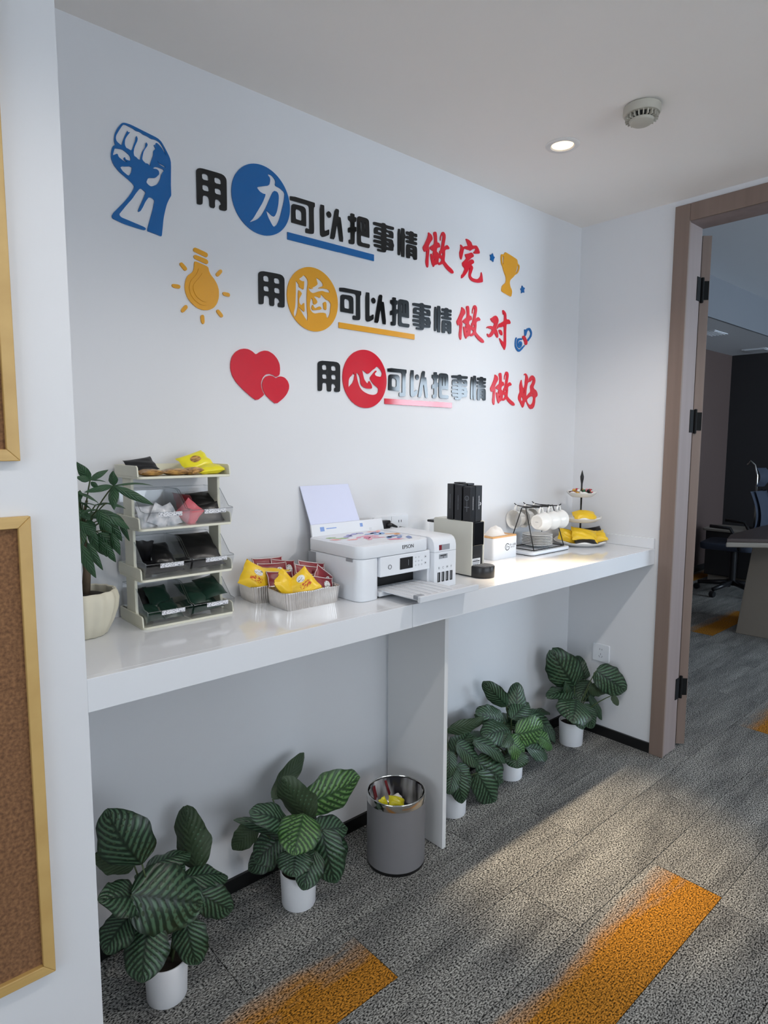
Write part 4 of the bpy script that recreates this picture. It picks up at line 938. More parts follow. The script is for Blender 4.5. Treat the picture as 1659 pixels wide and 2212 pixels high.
def make_leaf(name, spec, parent, origin, top, under, pointy=0.0, nu=18, nv=10, wav=1.0, seed=0):
    bx, by, bz, tx, ty, tz, w, face, und = spec
    rnd = random.Random(seed)
    B, Tp = Vector((bx, by, bz)), Vector((tx, ty, tz))
    ax = Tp - B; Ln = ax.length; ax = ax / Ln
    tocam = -_f
    hint = {'c': tocam, 'd': tocam * 0.75 + Vector((0, 0, 1)) * 0.65, 'm': tocam * 0.35 + Vector((0, 0, 1)) * 0.9, 'u': Vector((0, 0, 1))}[face].copy()
    hint += Vector((rnd.uniform(-.18, .18), rnd.uniform(-.18, .18), rnd.uniform(-.1, .1)))
    n = hint - ax * hint.dot(ax); n.normalize()
    s = ax.cross(n); s.normalize()
    bend = Ln * rnd.uniform(0.10, 0.18) * (0.6 if und else 1.0)
    cup = w * rnd.uniform(-0.16, -0.04)
    ph = rnd.uniform(0, 6)
    fr = rnd.uniform(9, 13)
    def prof(u):
        if pointy: return max(0.0, math.sin(math.pi * min(1, u) ** 0.85)) ** 0.85 * (1 - 0.25 * u)
        return max(0.0, math.sin(math.pi * u ** 0.82)) ** 0.52
    def pos(u, v, off):
        hw = w / 2 * prof(u) * (1 + 0.035 * wav * math.sin(fr * u * 2 + ph))
        edge = abs(v) ** 3
        p = B + ax * (u * Ln) + s * (hw * v)
        h = bend * 4 * u * (1 - u) * 0.5 - bend * 0.9 * max(0, u - 0.55) ** 2
        h += -cup * (v * v) * prof(u) * (-1)
        h += wav * w * 0.06 * edge * math.sin(fr * u + ph + (1.3 if v > 0 else 0))
        h += 0.018 * w * math.cos(v * 3.1) * (1 - abs(v))
        # shallow groove along the midrib and small ripples along the side veins
        h += -0.02 * w * math.exp(-(v / 0.12) ** 2)
        h += 0.006 * w * math.sin((u - abs(v) * .34) * 56.0)
        return p + n * (h + off)
    sgn = -1 if und else 1
    vs_, fs_, mi, uvs = [], [], [], []
    for lay, off in ((0, 0.0), (1, -0.0006 * sgn)):
        for i in range(nu + 1):
            for j in range(nv + 1):
                u = 0.004 + 0.992 * i / nu; v = -1 + 2 * j / nv
                vs_.append(pos(u, v, off)); uvs.append((u, v))
    K = (nu + 1) * (nv + 1)
    for lay in (0, 1):
        for i in range(nu):
            for j in range(nv):
                q = [lay * K + i * (nv + 1) + j, lay * K + (i + 1) * (nv + 1) + j, lay * K + (i + 1) * (nv + 1) + j + 1, lay * K + i * (nv + 1) + j + 1]
                flip = (lay == 0) == (not und)
                fs_.append(tuple(q) if not flip else tuple(reversed(q))); mi.append(lay)
    me = bpy.data.meshes.new(name)
    o3 = Vector(origin)
    me.from_pydata([tuple(p - o3) for p in vs_], [], fs_)
    me.materials.append(top); me.materials.append(under)
    uvl = me.uv_layers.new(name='UVMap')
    for p in me.polygons:
        p.material_index = mi[p.index]; p.use_smooth = True
        for li in p.loop_indices: uvl.data[li].uv = uvs[me.loops[li].vertex_index]
    me.update()
    ob = bpy.data.objects.new(name, me); col.objects.link(ob); ob.parent = parent
    return ob, B

POTS = {
 'plant1': ((0.216, -0.232), 0.054, 0.105, 'striped-leaf potted plant nearest the cork board wall, largest in view'),
 'plant2': ((0.662, -0.177), 0.056, 0.108, 'striped-leaf potted plant left of the grey waste bin'),
 'plant3': ((1.385, -0.165), 0.055, 0.105, 'striped-leaf potted plant partly hidden behind the counter support panel'),
 'plant4': ((1.772, -0.146), 0.056, 0.106, 'bushy striped-leaf potted plant, middle of the three right of the support panel'),
 'plant5': ((2.242, -0.150), 0.058, 0.112, 'striped-leaf potted plant in the corner under the square socket'),
}
for pk, ((cx, cy), r, ph, label) in POTS.items():
    t = thing('potted_calathea', label, 'potted plant', (cx, cy, 0), 0, 'striped-leaf plants on the carpet under the counter')
    MB().lathe([(0.0, 0.0), (r * 0.90, 0.0), (r * 0.93, 0.004), (r, ph - 0.002), (r - 0.001, ph), (r - 0.004, ph), (r * 0.9, ph * 0.5), (0.0, ph * 0.5)], 0, 0, 48).build('pot', MT['white_pot'], t, smooth=True)
    MB().lathe([(0.0, ph * 0.5), (r * 0.885, ph * 0.5), (r * 0.93, ph * 0.84), (r * 0.5, ph * 0.88), (0.0, ph * 0.9)], 0, 0, 24).build('soil', MT['soil'], t, smooth=True)
    for i, sp in enumerate(LEAVES[pk]):
        young = (pk, i) in {('plant4', 4), ('plant4', 7), ('plant2', 4), ('plant2', 2), ('plant4', 10)}
        lf, Bp = make_leaf('leaf', sp, t, (cx, cy, 0), MT['leaf_young'] if young else MT['leaf'], MT['leaf_under'], seed=hash(pk) % 7 * 0 + i * 13 + int(pk[-1]) * 101)
        bl = Bp - Vector((cx, cy, 0))
        a = math.atan2(bl.y, bl.x)
        st = Vector((math.cos(a) * r * 0.3, math.sin(a) * r * 0.3, ph * 0.85))
        mid = (st + bl) / 2 + Vector((0, 0, 0.02)); mid.x = mid.x * 0.7 + st.x * 0.3; mid.y = mid.y * 0.7 + st.y * 0.3
        path = [st * (1 - k) ** 2 + mid * 2 * k * (1 - k) + bl * k * k for k in [q / 7 for q in range(8)]]
        MB().tube(path, [0.0035 - 0.0015 * q / 7 for q in range(8)], 6).build('stem', MT['stem'], t, smooth=2)

# money tree in a ribbed cream pot on the counter
t = thing('potted_money_tree', 'money tree in a ribbed cream pot on the left end of the counter', 'potted plant', (0.092, -0.115, C))
def rib(a, k): return (1 + 0.022 * math.cos(a * 14) - 0.014 * abs(math.sin(a * 7)), 0)
MB().lathe([(0.0, 0.0), (0.044, 0.0), (0.050, 0.004), (0.066, 0.035), (0.077, 0.068), (0.080, 0.092), (0.076, 0.108), (0.071, 0.112), (0.067, 0.110), (0.069, 0.09), (0.0, 0.07)], 0, 0, 112, wob=rib).build('pot', MT['cream_pot'], t, smooth=True)
MB().lathe([(0.0, 0.075), (0.067, 0.092), (0.040, 0.101), (0.0, 0.104)], 0, 0, 24).build('soil', MT['soil'], t, smooth=True)
MB().tube([(0.004, -0.006, 0.098), (0.010, -0.004, 0.16), (0.006, 0.0, 0.24), (0.0, 0.0, 0.30)], [0.010, 0.009, 0.007, 0.004], 10).build('trunk', MT['bark'], t, smooth=2)
MB().tube([(-0.012, 0.006, 0.098), (-0.014, 0.004, 0.16), (0.0, 0.0, 0.25), (0.012, -0.02, 0.33)], [0.008, 0.007, 0.006, 0.003], 10).build('trunk', MT['bark'], t, smooth=2)
hubs = {}
for i, sp in enumerate(LEAVES['tree']):
    lf, Bp = make_leaf('leaf', sp, t, (0.092, -0.115, C), MT['tree_leaf'], MT['tree_leaf_under'], pointy=1.0, nu=14, nv=6, wav=0.4, seed=500 + i)
    bl = Bp - Vector((0.092, -0.115, C))
    key = (round(bl.x, 2), round(bl.z, 2))
    if key not in hubs:
        hubs[key] = 1
        st = Vector((0.004, -0.002, 0.24)); mid = (st + bl) / 2 + Vector((0, 0, 0.02))
        path = [st * (1 - k) ** 2 + mid * 2 * k * (1 - k) + bl * k * k for k in [q / 6 for q in range(7)]]
        MB().tube(path, 0.0016, 6).build('petiole', MT['stem'], t, smooth=2)

# ------------------------------------------------------------------ snack pouches
def pouch_surface(w, h, tk, seed, side):
    rnd = random.Random(seed)
    a1, a2, a3 = rnd.uniform(0, 6), rnd.uniform(0, 6), rnd.uniform(0, 6)
    def fn(u, v):
        U, V = 2 * u - 1, 2 * v - 1
        f = max(0.0, 1 - abs(U) ** 2.6) ** 0.62 * max(0.0, 1 - abs(V) ** 3.2) ** 0.6
        e = abs(U) ** 5
        pinch = 1 - 0.07 * (1 - abs(U) ** 3)
        x = U * w / 2 * (1 - 0.05 * (1 - V * V) * (1 if abs(U) < 0.99 else 0.6))
        y = V * h / 2 * pinch
        z = side * tk / 2 * f * (1 + 0.10 * math.sin(5 * U + a1) * math.cos(4 * V + a2))
        z += e * tk * 0.12 * math.sin(7 * V + a3) + tk * 0.05 * (1 - e) * math.sin(9 * V + 4 * U + a1) * f
        return (x, y, z)
    return fn

def pouch(name, label, cat, w, h, tk, mat, loc, rot, seed, group=None, prints=(), parent=None, edge=None):
    b = MB()
    b.grid(pouch_surface(w, h, tk, seed, 1), 16, 12)
    b.grid(pouch_surface(w, h, tk, seed, -1), 16, 12)
    if prints or edge:
        t = thing(name, label, cat, loc, 0, group)
        t.rotation_euler = rot
        b.build('bag', mat, t, smooth=2)
        top = pouch_surface(w, h, tk, seed, 1)
        for (nm, cu, cv, ru, rv, pm, oval) in prints:
            q = MB()
            nr, ns = 4, 20
            vs_ = []
            for i in range(nr + 1):
                for k in range(ns):
                    a = 2 * math.pi * k / ns
                    ca, sa = math.cos(a), math.sin(a)
                    if not oval:
                        mx = max(abs(ca), abs(sa)); ca, sa = ca / mx, sa / mx
                    p = top(min(.999, max(.001, cu + ru * ca * i / nr)), min(.999, max(.001, cv + rv * sa * i / nr)))
                    vs_.append((p[0], p[1], p[2] + 0.0007))
            fs_ = [(i * ns + k, i * ns + (k + 1) % ns, (i + 1) * ns + (k + 1) % ns, (i + 1) * ns + k) for i in range(nr) for k in range(ns)]
            q.add(vs_, fs_).build(nm, pm, t, recalc=False)
        if edge:
            n = 12
            path = [top(0.02, k / n) for k in range(n + 1)] + [top(k / n, 0.98) for k in range(1, n)] + [top(0.98, 1 - k / n) for k in range(n + 1)] + [top(1 - k / n, 0.02) for k in range(1, n)]
            MB().tube(path, 0.0012, 5, closed=True).build('seal_edge', edge, t, smooth=2)
        return t
    o = b.build(name, mat, None, smooth=2)
    o.location = loc; o.rotation_euler = rot
    return tag(o, label, cat, group)

R_ = math.radians

# ------------------------------------------------------------------ tiered organiser with clear bins
RX0, RX1, RY0, RY1 = 0.212, 0.464, -0.175, -0.012
TZ = [0.0, 0.1205, 0.2485, 0.3775]
rack = thing('tiered_organiser', 'cream plastic four-tier organiser rack at the left of the counter', 'rack', (RX0, RY0, C))
W_, DP = RX1 - RX0, RY1 - RY0
for i, z in enumerate(TZ):
    tr = MB()
    tr.prism(rrect(0, W_, 0, DP, 0.012), z, z + 0.006)
    tr.build('tray', MT['cream'], rack, bevel=0.001)
    sh = 0.033
    for x in (0.0, W_ - 0.004):
        # side rim: rounded front shoulder
        pts = [(0.004, z + 0.006), (DP - 0.004, z + 0.006), (DP - 0.004, z + sh), (0.014, z + sh), (0.007, z + sh - 0.004)]
        MB().prism_x(pts, x, x + 0.004).build('side_rim', MT['cream'], rack, bevel=0.001)
    MB().box(0.004, W_ - 0.004, DP - 0.006, DP - 0.002, z + 0.006, z + sh).build('back_rim', MT['cream'], rack)
    if i < 3:
        zn = TZ[i + 1]
        for x in (0.004, W_ - 0.012):
            MB().prism_x([(0.05, z + 0.006), (0.13, z + 0.006), (0.118, z + 0.04), (0.118, zn), (0.060, zn), (0.060, z + 0.04)], x, x + 0.008).build('upright', MT['cream'], rack, bevel=0.002)

def clear_bin(x0, z0, label, tagged):
    w, dpt = 0.118, 0.155
    t = thing('clear_bin', label, 'bin', (x0, RY0 - 0.004, z0), 0, 'clear bins in the organiser')
    g = 0.0014
    prof = [(0.004, 0.0), (dpt, 0.0), (dpt, 0.092), (0.075, 0.092), (0.060, 0.088), (0.012, 0.044), (-0.010, 0.042), (-0.012, 0.034)]
    n = len(prof)
    for x in (0.0, w - g):
        MB().prism_x(prof, x, x + g).build('side_wall', MT['clear'], t)
    MB().add([(g, 0.004, 0), (w - g, 0.004, 0), (w - g, -0.012, 0.034), (g, -0.012, 0.034), (g, 0.0055, 0.0), (w - g, 0.0055, 0.0), (w - g, -0.0105, 0.034), (g, -0.0105, 0.034)],
             [(0, 1, 2, 3), (7, 6, 5, 4), (3, 2, 6, 7)]).build('front_wall', MT['clear'], t)
    MB().box(g, w - g, 0.005, dpt, 0.0, g).build('base', MT['clear'], t)
    MB().box(g, w - g, dpt - g, dpt, g, 0.085).build('back_wall', MT['clear'], t)
    rim = MB()
    for x in (g / 2, w - g / 2):
        rim.tube([(x, dpt, 0.092), (x, 0.075, 0.092), (x, 0.060, 0.088), (x, 0.012, 0.044), (x, -0.010, 0.042)], 0.0011, 6)
    rim.tube([(0.0, -0.011, 0.040), (w, -0.011, 0.040)], 0.0012, 6)
    rim.tube([(0.0, dpt, 0.092), (w, dpt, 0.092)], 0.0009, 6)
    rim.build('rim', MT['clear_rim'], t, smooth=2)
    if tagged:
        MB().add([(w * .3, -0.0118, 0.029), (w * .82, -0.0118, 0.029), (w * .82, -0.0134, 0.040), (w * .3, -0.0134, 0.040)], [(0, 1, 2, 3)]).build('label_strip', MT['tag'], t)
    return t
names = [('bottom', 'left', 'dark green packets'), ('bottom', 'right', 'dark green packets'), ('middle', 'left', 'black packets'), ('middle', 'right', 'black packets'), ('top', 'left', 'silver sachets'), ('top', 'right', 'red and black packets')]
BINS = []
for i in range(3):
    for s in range(2):
        tr_, sd, what = names[i * 2 + s]
        clear_bin(RX0 + 0.006 + s * 0.122, C + TZ[i] + 0.0065, 'clear plastic bin holding %s, %s one on the %s bin tier' % (what, sd, tr_), True)
        BINS.append((RX0 + 0.006 + s * 0.122, C + TZ[i] + 0.008))
def packet(bi, dx, dy, dz, w, h, tk, mat, rot, seed, label, grp):
    bx, bz = BINS[bi]
    pouch('snack_packet', label, 'packet', w, h, tk, mat, (bx + dx, RY0 + dy, bz + dz), rot, seed, grp)
G1 = 'packets in the organiser bins'
packet(0, .034, .055, .022, .050, .085, .016, MT['film_green'], (R_(20), 0, 0), 1, 'dark green packet low at the left of the bottom left bin', G1)
packet(0, .084, .055, .024, .050, .085, .016, MT['film_green'], (R_(24), R_(3), 0), 2, 'dark green packet low at the right of the bottom left bin', G1)
packet(0, .074, .100, .050, .060, .08, .018, MT['film_green'], (R_(35), 0, 0), 3, 'dark green packet raised at the back of the bottom left bin', G1)
packet(0, .030, .110, .042, .050, .08, .018, MT['film_black'], (R_(50), 0, 0), 4, 'black packet behind the green ones in the bottom left bin', G1)
packet(1, .052, .060, .020, .100, .10, .020, MT['film_green'], (R_(8), R_(-4), 0), 5, 'wide dark green packet lying low in the bottom right bin', G1)
packet(1, .036, .066, .052, .062, .11, .018, MT['film_green'], (R_(22), R_(2), R_(6)), 6, 'dark green packet heaped at the left of the bottom right bin', G1)
packet(1, .086, .070, .062, .062, .11, .018, MT['film_green'], (R_(20), R_(-10), R_(-8)), 7, 'dark green packet heaped at the right of the bottom right bin', G1)
packet(2, .060, .058, .018, .105, .095, .018, MT['film_black'], (R_(10), 0, 0), 8, 'wide black packet lying low in the middle left bin', G1)
packet(2, .030, .085, .055, .085, .050, .018, MT['film_black'], (R_(10), R_(55), R_(80)), 9, 'black packet leaning on the left wall of the middle left bin', G1)
packet(2, .080, .090, .046, .060, .085, .020, MT['film_black'], (R_(36), 0, 0), 10, 'black packet leaning at the back of the middle left bin', G1)
packet(3, .058, .060, .018, .105, .095, .018, MT['film_black'], (R_(8), 0, 0), 11, 'wide black packet lying low in the middle right bin', G1)
packet(3, .058, .075, .058, .100, .105, .016, MT['film_black'], (R_(38), 0, 0), 12, 'broad black packet propped up in the middle right bin', G1)
packet(4, .034, .050, .022, .050, .065, .010, MT['film_silver'], (R_(60), 0, R_(6)), 13, 'silver sachet standing at the left of the top left bin', G1)
packet(4, .062, .040, .024, .050, .060, .010, MT['film_silver'], (R_(66), R_(30), R_(-8)), 14, 'silver sachet tilted in the middle of the top left bin', G1)
packet(4, .090, .050, .022, .045, .065, .010, MT['film_silver'], (R_(60), R_(-20), 0), 15, 'silver sachet standing at the right of the top left bin', G1)
packet(4, .060, .090, .016, .100, .080, .014, MT['film_silver'], (R_(8), 0, 0), 16, 'silver sachet lying flat at the back of the top left bin', G1)
packet(5, .026, .050, .026, .060, .060, .012, MT['film_pink'], (R_(60), R_(-40), R_(8)), 17, 'pink packet standing at the left of the top right bin', G1)
packet(5, .074, .045, .020, .078, .060, .014, MT['film_black'], (R_(62), R_(-8), 0), 18, 'black packet standing at the front of the top right bin', G1)
packet(5, .034, .095, .050, .060, .07, .014, MT['maroon'], (R_(40), R_(10), 0), 19, 'dark red packet at the back left of the top right bin', G1)
packet(5, .085, .100, .056, .070, .07, .014, MT['film_black'], (R_(30), R_(-4), 0), 20, 'black packet at the back right of the top right bin', G1)
ztop = C + TZ[3] + 0.006
G2 = 'snacks on the organiser top tray'
pouch('snack_packet', 'black folded sachet poking up at the left of the organiser top tray', 'packet', .075, .055, .012, MT['film_black'], (0.256, -0.085, ztop + .026), (R_(38), R_(-8), R_(4)), 31, G2)
pouch('snack_packet', 'flat brown gold packet lying left on the organiser top tray', 'packet', .062, .06, .016, MT['film_gold'], (0.258, -0.135, ztop + .0085), (0, 0, R_(4)), 32, G2)
pouch('snack_packet', 'flat brown gold packet lying mid organiser top tray', 'packet', .070, .06, .016, MT['film_gold'], (0.326, -0.128, ztop + .0085), (0, 0, R_(-5)), 33, G2)
pouch('snack_packet', 'crinkled gold packet beside the yellow bags on the top tray', 'packet', .050, .05, .018, MT['film_gold'], (0.368, -0.138, ztop + .010), (0, R_(-8), R_(30)), 34, G2)
pouch('snack_packet', 'lemon yellow bag standing up on the organiser top tray', 'packet', .085, .060, .018, MT['yellow_bright'], (0.402, -0.088, ztop + .034), (R_(42), R_(-16), R_(8)), 35, G2,
      prints=[('print', .5, .5, .2, .2, MT['film_gold'], True)])
pouch('snack_packet', 'lemon yellow bag lying at the right of the organiser top tray', 'packet', .072, .055, .024, MT['yellow_bright'], (0.424, -0.128, ztop + .013), (R_(8), R_(-6), R_(-12)), 36, G2)

# ------------------------------------------------------------------ foil trays with snacks
def foil_tray(x0, x1, y0, y1, h, label, rz=0.0):
    cx, cy = (x0 + x1) / 2, (y0 + y1) / 2
    t = thing('foil_tray', label, 'tray', (cx, cy, C), rz, 'crinkled foil trays')
    w, d = (x1 - x0) / 2, (y1 - y0) / 2
    base = rrect(-w, w, -d, d, 0.022, 10)
    # resample the outline densely for the pleats
    pts = []
    n = len(base)
    for i in range(n):
        a, b = Vector(base[i]), Vector(base[(i + 1) % n])
        k = max(1, int((b - a).length / 0.0013))
        for j in range(k): pts.append(a.lerp(b, j / k))
    m = len(pts)
    vs_ = []
    rows = [(0.0, 0.93), (0.004, 0.955), (h * 0.5, 0.985), (h - 0.003, 1.015), (h, 1.03), (h + 0.0015, 1.02), (h - 0.002, 1.008)]
    for ri, (z, sc) in enumerate(rows):
        for i, p in enumerate(pts):
            amp = 0.0020 if 1 <= ri <= 3 else 0.0005
            ang = math.atan2(p.y, p.x)
            k = sc + amp * math.sin(i * 2 * math.pi / 5.0) / max(0.03, p.length) + 0.004 * math.sin(3 * ang + x0 * 50)
            vs_.append((p.x * k, p.y * k, z + 0.0012 * math.sin(5 * ang + 1) * (ri > 2)))
    fs_ = [(r * m + i, r * m + (i + 1) % m, (r + 1) * m + (i + 1) % m, (r + 1) * m + i) for r in range(len(rows) - 1) for i in range(m)]
    MB().add(vs_, fs_).build('pleated_wall', MT['foil'], t, smooth=2)
    MB().add([(p.x * 0.93, p.y * 0.93, 0.0004) for p in pts], [tuple(range(m))]).build('base', MT['foil'], t)
    return t
foil_tray(0.580, 0.768, -0.264, -0.148, 0.050, 'crinkled foil tray at the front beside the printer')
foil_tray(0.556, 0.744, -0.138, -0.024, 0.050, 'crinkled foil tray behind the front one, against the wall', R_(-3))
G3 = 'yellow snack bags in the foil trays'
pr = lambda a, b_: [('oval_label', a, b_, .15, .13, MT['oval'], True), ('red_text', a, b_ - .28, .20, .10, MT['print_redtext'], False)]
pouch('snack_bag', 'yellow snack bag standing at the left of the rear foil tray', 'snack bag', .098, .082, .036, MT['yellow'], (0.580, -0.100, C + .072), (R_(58), R_(28), R_(-22)), 41, G3, pr(.45, .62))
pouch('snack_bag', 'yellow snack bag squeezed in the middle between the other two', 'snack bag', .090, .072, .036, MT['yellow'], (0.615, -0.205, C + .058), (R_(52), R_(52), R_(-10)), 42, G3)
pouch('snack_bag', 'yellow snack bag with red print at the front corner of foil tray', 'snack bag', .092, .084, .034, MT['yellow'], (0.650, -0.228, C + .056), (R_(60), R_(-34), R_(-14)), 43, G3, pr(.62, .72))
pouch('snack_bag', 'yellow snack bag lying half hidden in the rear foil tray', 'snack bag', .090, .075, .030, MT['yellow'], (0.652, -0.100, C + .062), (R_(40), R_(10), R_(-14)), 44, G3)
G4 = 'maroon packets in the foil trays'
reds = [
 (0.655, -0.072, .068, .100, .075, 62, 3, -6, 'maroon packet upright at the back left of the rear foil tray'),
 (0.655, -0.045, .080, .105, .075, 70, 2, -4, 'maroon packet upright against the wall in the rear foil tray'),
 (0.700, -0.058, .072, .090, .07, 66, 10, 0, 'maroon packet upright right of centre in the rear foil tray'),
 (0.640, -0.135, .060, .090, .06, 62, 6, -4, 'maroon packet wedged between the two foil trays at left'),
 (0.716, -0.180, .070, .105, .070, 58, 12, -8, 'large maroon packet leaning at the back of the front foil tray'),
 (0.735, -0.160, .076, .095, .070, 66, 12, -6, 'maroon packet rearmost at the right of the front foil tray'),
 (0.690, -0.206, .058, .075, .062, 56, 10, -4, 'maroon packet with folded top in the centre of front foil tray'),
 (0.722, -0.226, .048, .085, .060, 54, 14, -8, 'small maroon packet at the front right of the front foil tray'),
 (0.742, -0.205, .062, .070, .066, 60, 40, -10, 'maroon packet tipped over at the right end of front foil tray'),
]
for i, (x, y, dz, w, h, rx, ry, rz, lab) in enumerate(reds):
    pouch('snack_packet', lab, 'packet', w, h, .012, MT['maroon'], (x, y, C + dz), (R_(rx), R_(ry), R_(rz)), 60 + i, G4, [('oval_label', .72, .55, .14, .24, MT['oval'], True)], edge=MT['maroon_edge'])

# ------------------------------------------------------------------ printer
PX0, PX1, PY0, PY1 = 0.792, 1.196, -0.318, -0.052
PT = 0.170
TX = 1.092
pr_ = thing('printer', 'white inkjet printer with a side ink tank and pulled-out paper tray', 'printer', (PX0, PY0, C))
w, d = PX1 - PX0, PY1 - PY0
# main body: left pillar with a big rounded corner, recessed bottom
body = MB()
body.prism(rrect(0, 0.086, 0, d, 0.030, 8), 0.0, 0.128)
body.build('body_left', MT['white_plastic'], pr_, smooth=True, bevel=0.004)
MB().box(0.050, TX - PX0, 0.07, d, 0.008, 0.128).build('body_core', MT['black'], pr_)
MB().box(0.082, TX - PX0 - 0.004, 0.004, 0.07, 0.006, 0.020).build('slot_floor', MT['white_plastic2'], pr_, bevel=0.001)
MB().box(TX - PX0 - 0.012, TX - PX0, 0.006, 0.07, 0.006, 0.128).build('slot_side', MT['white_plastic2'], pr_)
lid = MB().prism(rrect(-0.002, TX - PX0 - 0.003, -0.002, d, 0.034, 10), 0.1285, 0.1665).build('scanner_lid', MT['white_plastic'], pr_, smooth=True, bevel=0.003)
# control panel, hangs under the lid
panel = MB().box(0.081, TX - PX0 - 0.006, -0.001, 0.055, 0.066, 0.1275).build('control_panel', MT['white_plastic'], pr_, bevel=0.003)
MB().box(0.161, 0.216, -0.0022, -0.0008, 0.080, 0.116).build('display', MT['screen'], panel, bevel=0.0005)
MB().box(0.196, 0.1975, -0.0026, -0.0021, 0.090, 0.108).build('display_mark', MT['print_grey'], panel)
o = MB().lathe([(0.0070, 0.0), (0.0070, 0.0012), (0.0058, 0.0012), (0.0058, 0.0)], 0, 0, 24, cap=False).build('power_button', MT['print_black'], panel); o.location = (0.119, -0.001, 0.094); o.rotation_euler = (math.pi / 2, 0, 0)
o = MB().lathe([(0.0, 0.0008), (0.0056, 0.0008), (0.0056, 0.0), (0.0, 0.0)], 0, 0, 20).build('button', MT['white_plastic2'], panel); o.location = (0.119, -0.001, 0.094); o.rotation_euler = (math.pi / 2, 0, 0)
for ix in range(3):
    for iz in range(3):
        if (ix, iz) == (2, 2): continue
        o = MB().lathe([(0.0, 0.0008), (0.0036, 0.0008), (0.0036, 0.0), (0.0, 0.0)], 0, 0, 14).build('button', MT['white_plastic2'], panel)
        o.location = (0.229 + ix * 0.0135, -0.001, 0.086 + iz * 0.0125); o.rotation_euler = (math.pi / 2, 0, 0)
        MB().box(-0.0012, 0.0012, -0.0004, 0.0, -0.0006, 0.0006).build('button_mark', MT['print_grey'], panel).location = (0.229 + ix * 0.0135, -0.0018, 0.086 + iz * 0.0125)
for iz in range(2):
    o = MB().lathe([(0.0, 0.0009), (0.0055, 0.0009), (0.0055, 0.0), (0.0, 0.0)], 0, 0, 18).build('button', MT['white_plastic2'], panel)
    o.location = (0.272, -0.001, 0.089 + iz * 0.020); o.rotation_euler = (math.pi / 2, 0, 0)
    MB().box(-0.0016, 0.0016, -0.0004, 0.0, -0.0016, 0.0016).build('button_mark', MT['print_black'], panel).location = (0.272, -0.0019, 0.089 + iz * 0.020)
text_mesh('brand_lettering', 'EPSON', 0.0165, MT['print_black'], pr_, (0.194, -0.0024, 0.149), (math.pi / 2, 0, 0), 0.0003)
# carry notch and side vent in the left wall
MB().box(-0.0012, 0.0, 0.215, 0.255, 0.088, 0.125).build('side_recess', MT['grey_plastic'], pr_)
MB().box(-0.0016, 0.004, 0.030, 0.062, 0.118, 0.1275).build('lid_notch', MT['grey_plastic'], pr_, bevel=0.001)
# artwork sheet on the lid
def art(x, y, sx, sy, rz, mat, nm):
    q = MB()
    rnd = random.Random(int(x * 1000 + y * 7000))
    n = 14
    q.add([(0, 0, 0)] + [(sx * math.cos(2 * math.pi * i / n) * rnd.uniform(.5, 1), sy * math.sin(2 * math.pi * i / n) * rnd.uniform(.45, 1), 0) for i in range(n)], [(0, 1 + i, 1 + (i + 1) % n) for i in range(n)])
    o = q.build(nm, mat, pr_, recalc=False); o.location = (x, y, 0.1672); o.rotation_euler = (0, 0, rz)
acol = {k: M('art_' + k, c, 0.6, var=0.1, scale=80) for k, c in {'green': (168, 196, 136), 'violet': (170, 168, 214), 'pink': (232, 168, 190), 'rose': (220, 132, 160), 'blue': (142, 174, 220), 'navy': (128, 146, 190), 'orange': (238, 184, 140), 'coral': (240, 180, 178)}.items()}
MB().box(0.016, TX - PX0 - 0.012, 0.020, d - 0.016, 0.1664, 0.1668).build('lid_film', MT['white_plastic'], pr_)
rnd = random.Random(3)
spots = [(.05, .20, 'green'), (.07, .17, 'green'), (.035, .16, 'coral'), (.08, .13, 'coral'), (.11, .19, 'violet'), (.13, .21, 'violet'), (.16, .22, 'violet'), (.19, .225, 'violet'), (.12, .15, 'pink'), (.14, .13, 'rose'), (.16, .16, 'pink'), (.135, .11, 'pink'), (.17, .11, 'rose'), (.18, .14, 'pink'),
         (.20, .19, 'blue'), (.22, .17, 'blue'), (.23, .20, 'navy'), (.245, .18, 'blue'), (.20, .09, 'blue'), (.22, .10, 'navy'), (.23, .075, 'navy'), (.25, .11, 'blue'), (.19, .05, 'rose'), (.265, .15, 'orange'), (.27, .13, 'orange'), (.24, .225, 'coral'), (.265, .22, 'coral'), (.25, .05, 'navy')]
for x, y, c in spots: art(x, y, rnd.uniform(.022, .042), rnd.uniform(.009, .017), rnd.uniform(-.5, .9), acol[c], 'lid_artwork')
# ink tank
tw = PX1 - TX
prof = [(0.0, 0.0), (0.0, 0.136), (0.003, 0.150), (0.010, 0.161), (0.020, 0.1665), (0.034, 0.168), (d - 0.006, 0.168), (d, 0.162), (d, 0.0)]
tank = MB().prism_x([(y, z) for y, z in reversed(prof)], TX - PX0, w).build('ink_tank', MT['white_plastic'], pr_, smooth=True, bevel=0.0015)
tank.location = (0, -0.014, 0)
MB().box(TX - PX0 - 0.0004, w + 0.0003, -0.0006, d, 0.1188, 0.1196).build('tank_seam', MT['print_grey'], tank)
MB().box(0.322, 0.372, -0.0005, 0.0004, 0.124, 0.142).build('tank_window', MT['grey_plastic'], tank)
MB().box(0.322, 0.334, -0.0008, 0.0004, 0.125, 0.141).build('tank_label', MT['maroon'], tank)
MB().box(0.322, 0.362, -0.0005, 0.0004, 0.096, 0.111).build('tank_badge', MT['grey_plastic'], tank)
MB().box(0.328, 0.356, -0.0009, -0.0005, 0.1045, 0.1080).build('badge_bar', MT['print_black'], tank)
MB().add([(0.338, -0.0009, 0.102), (0.346, -0.0009, 0.102), (0.342, -0.0009, 0.098)], [(0, 1, 2)]).build('badge_mark', MT['print_black'], tank)
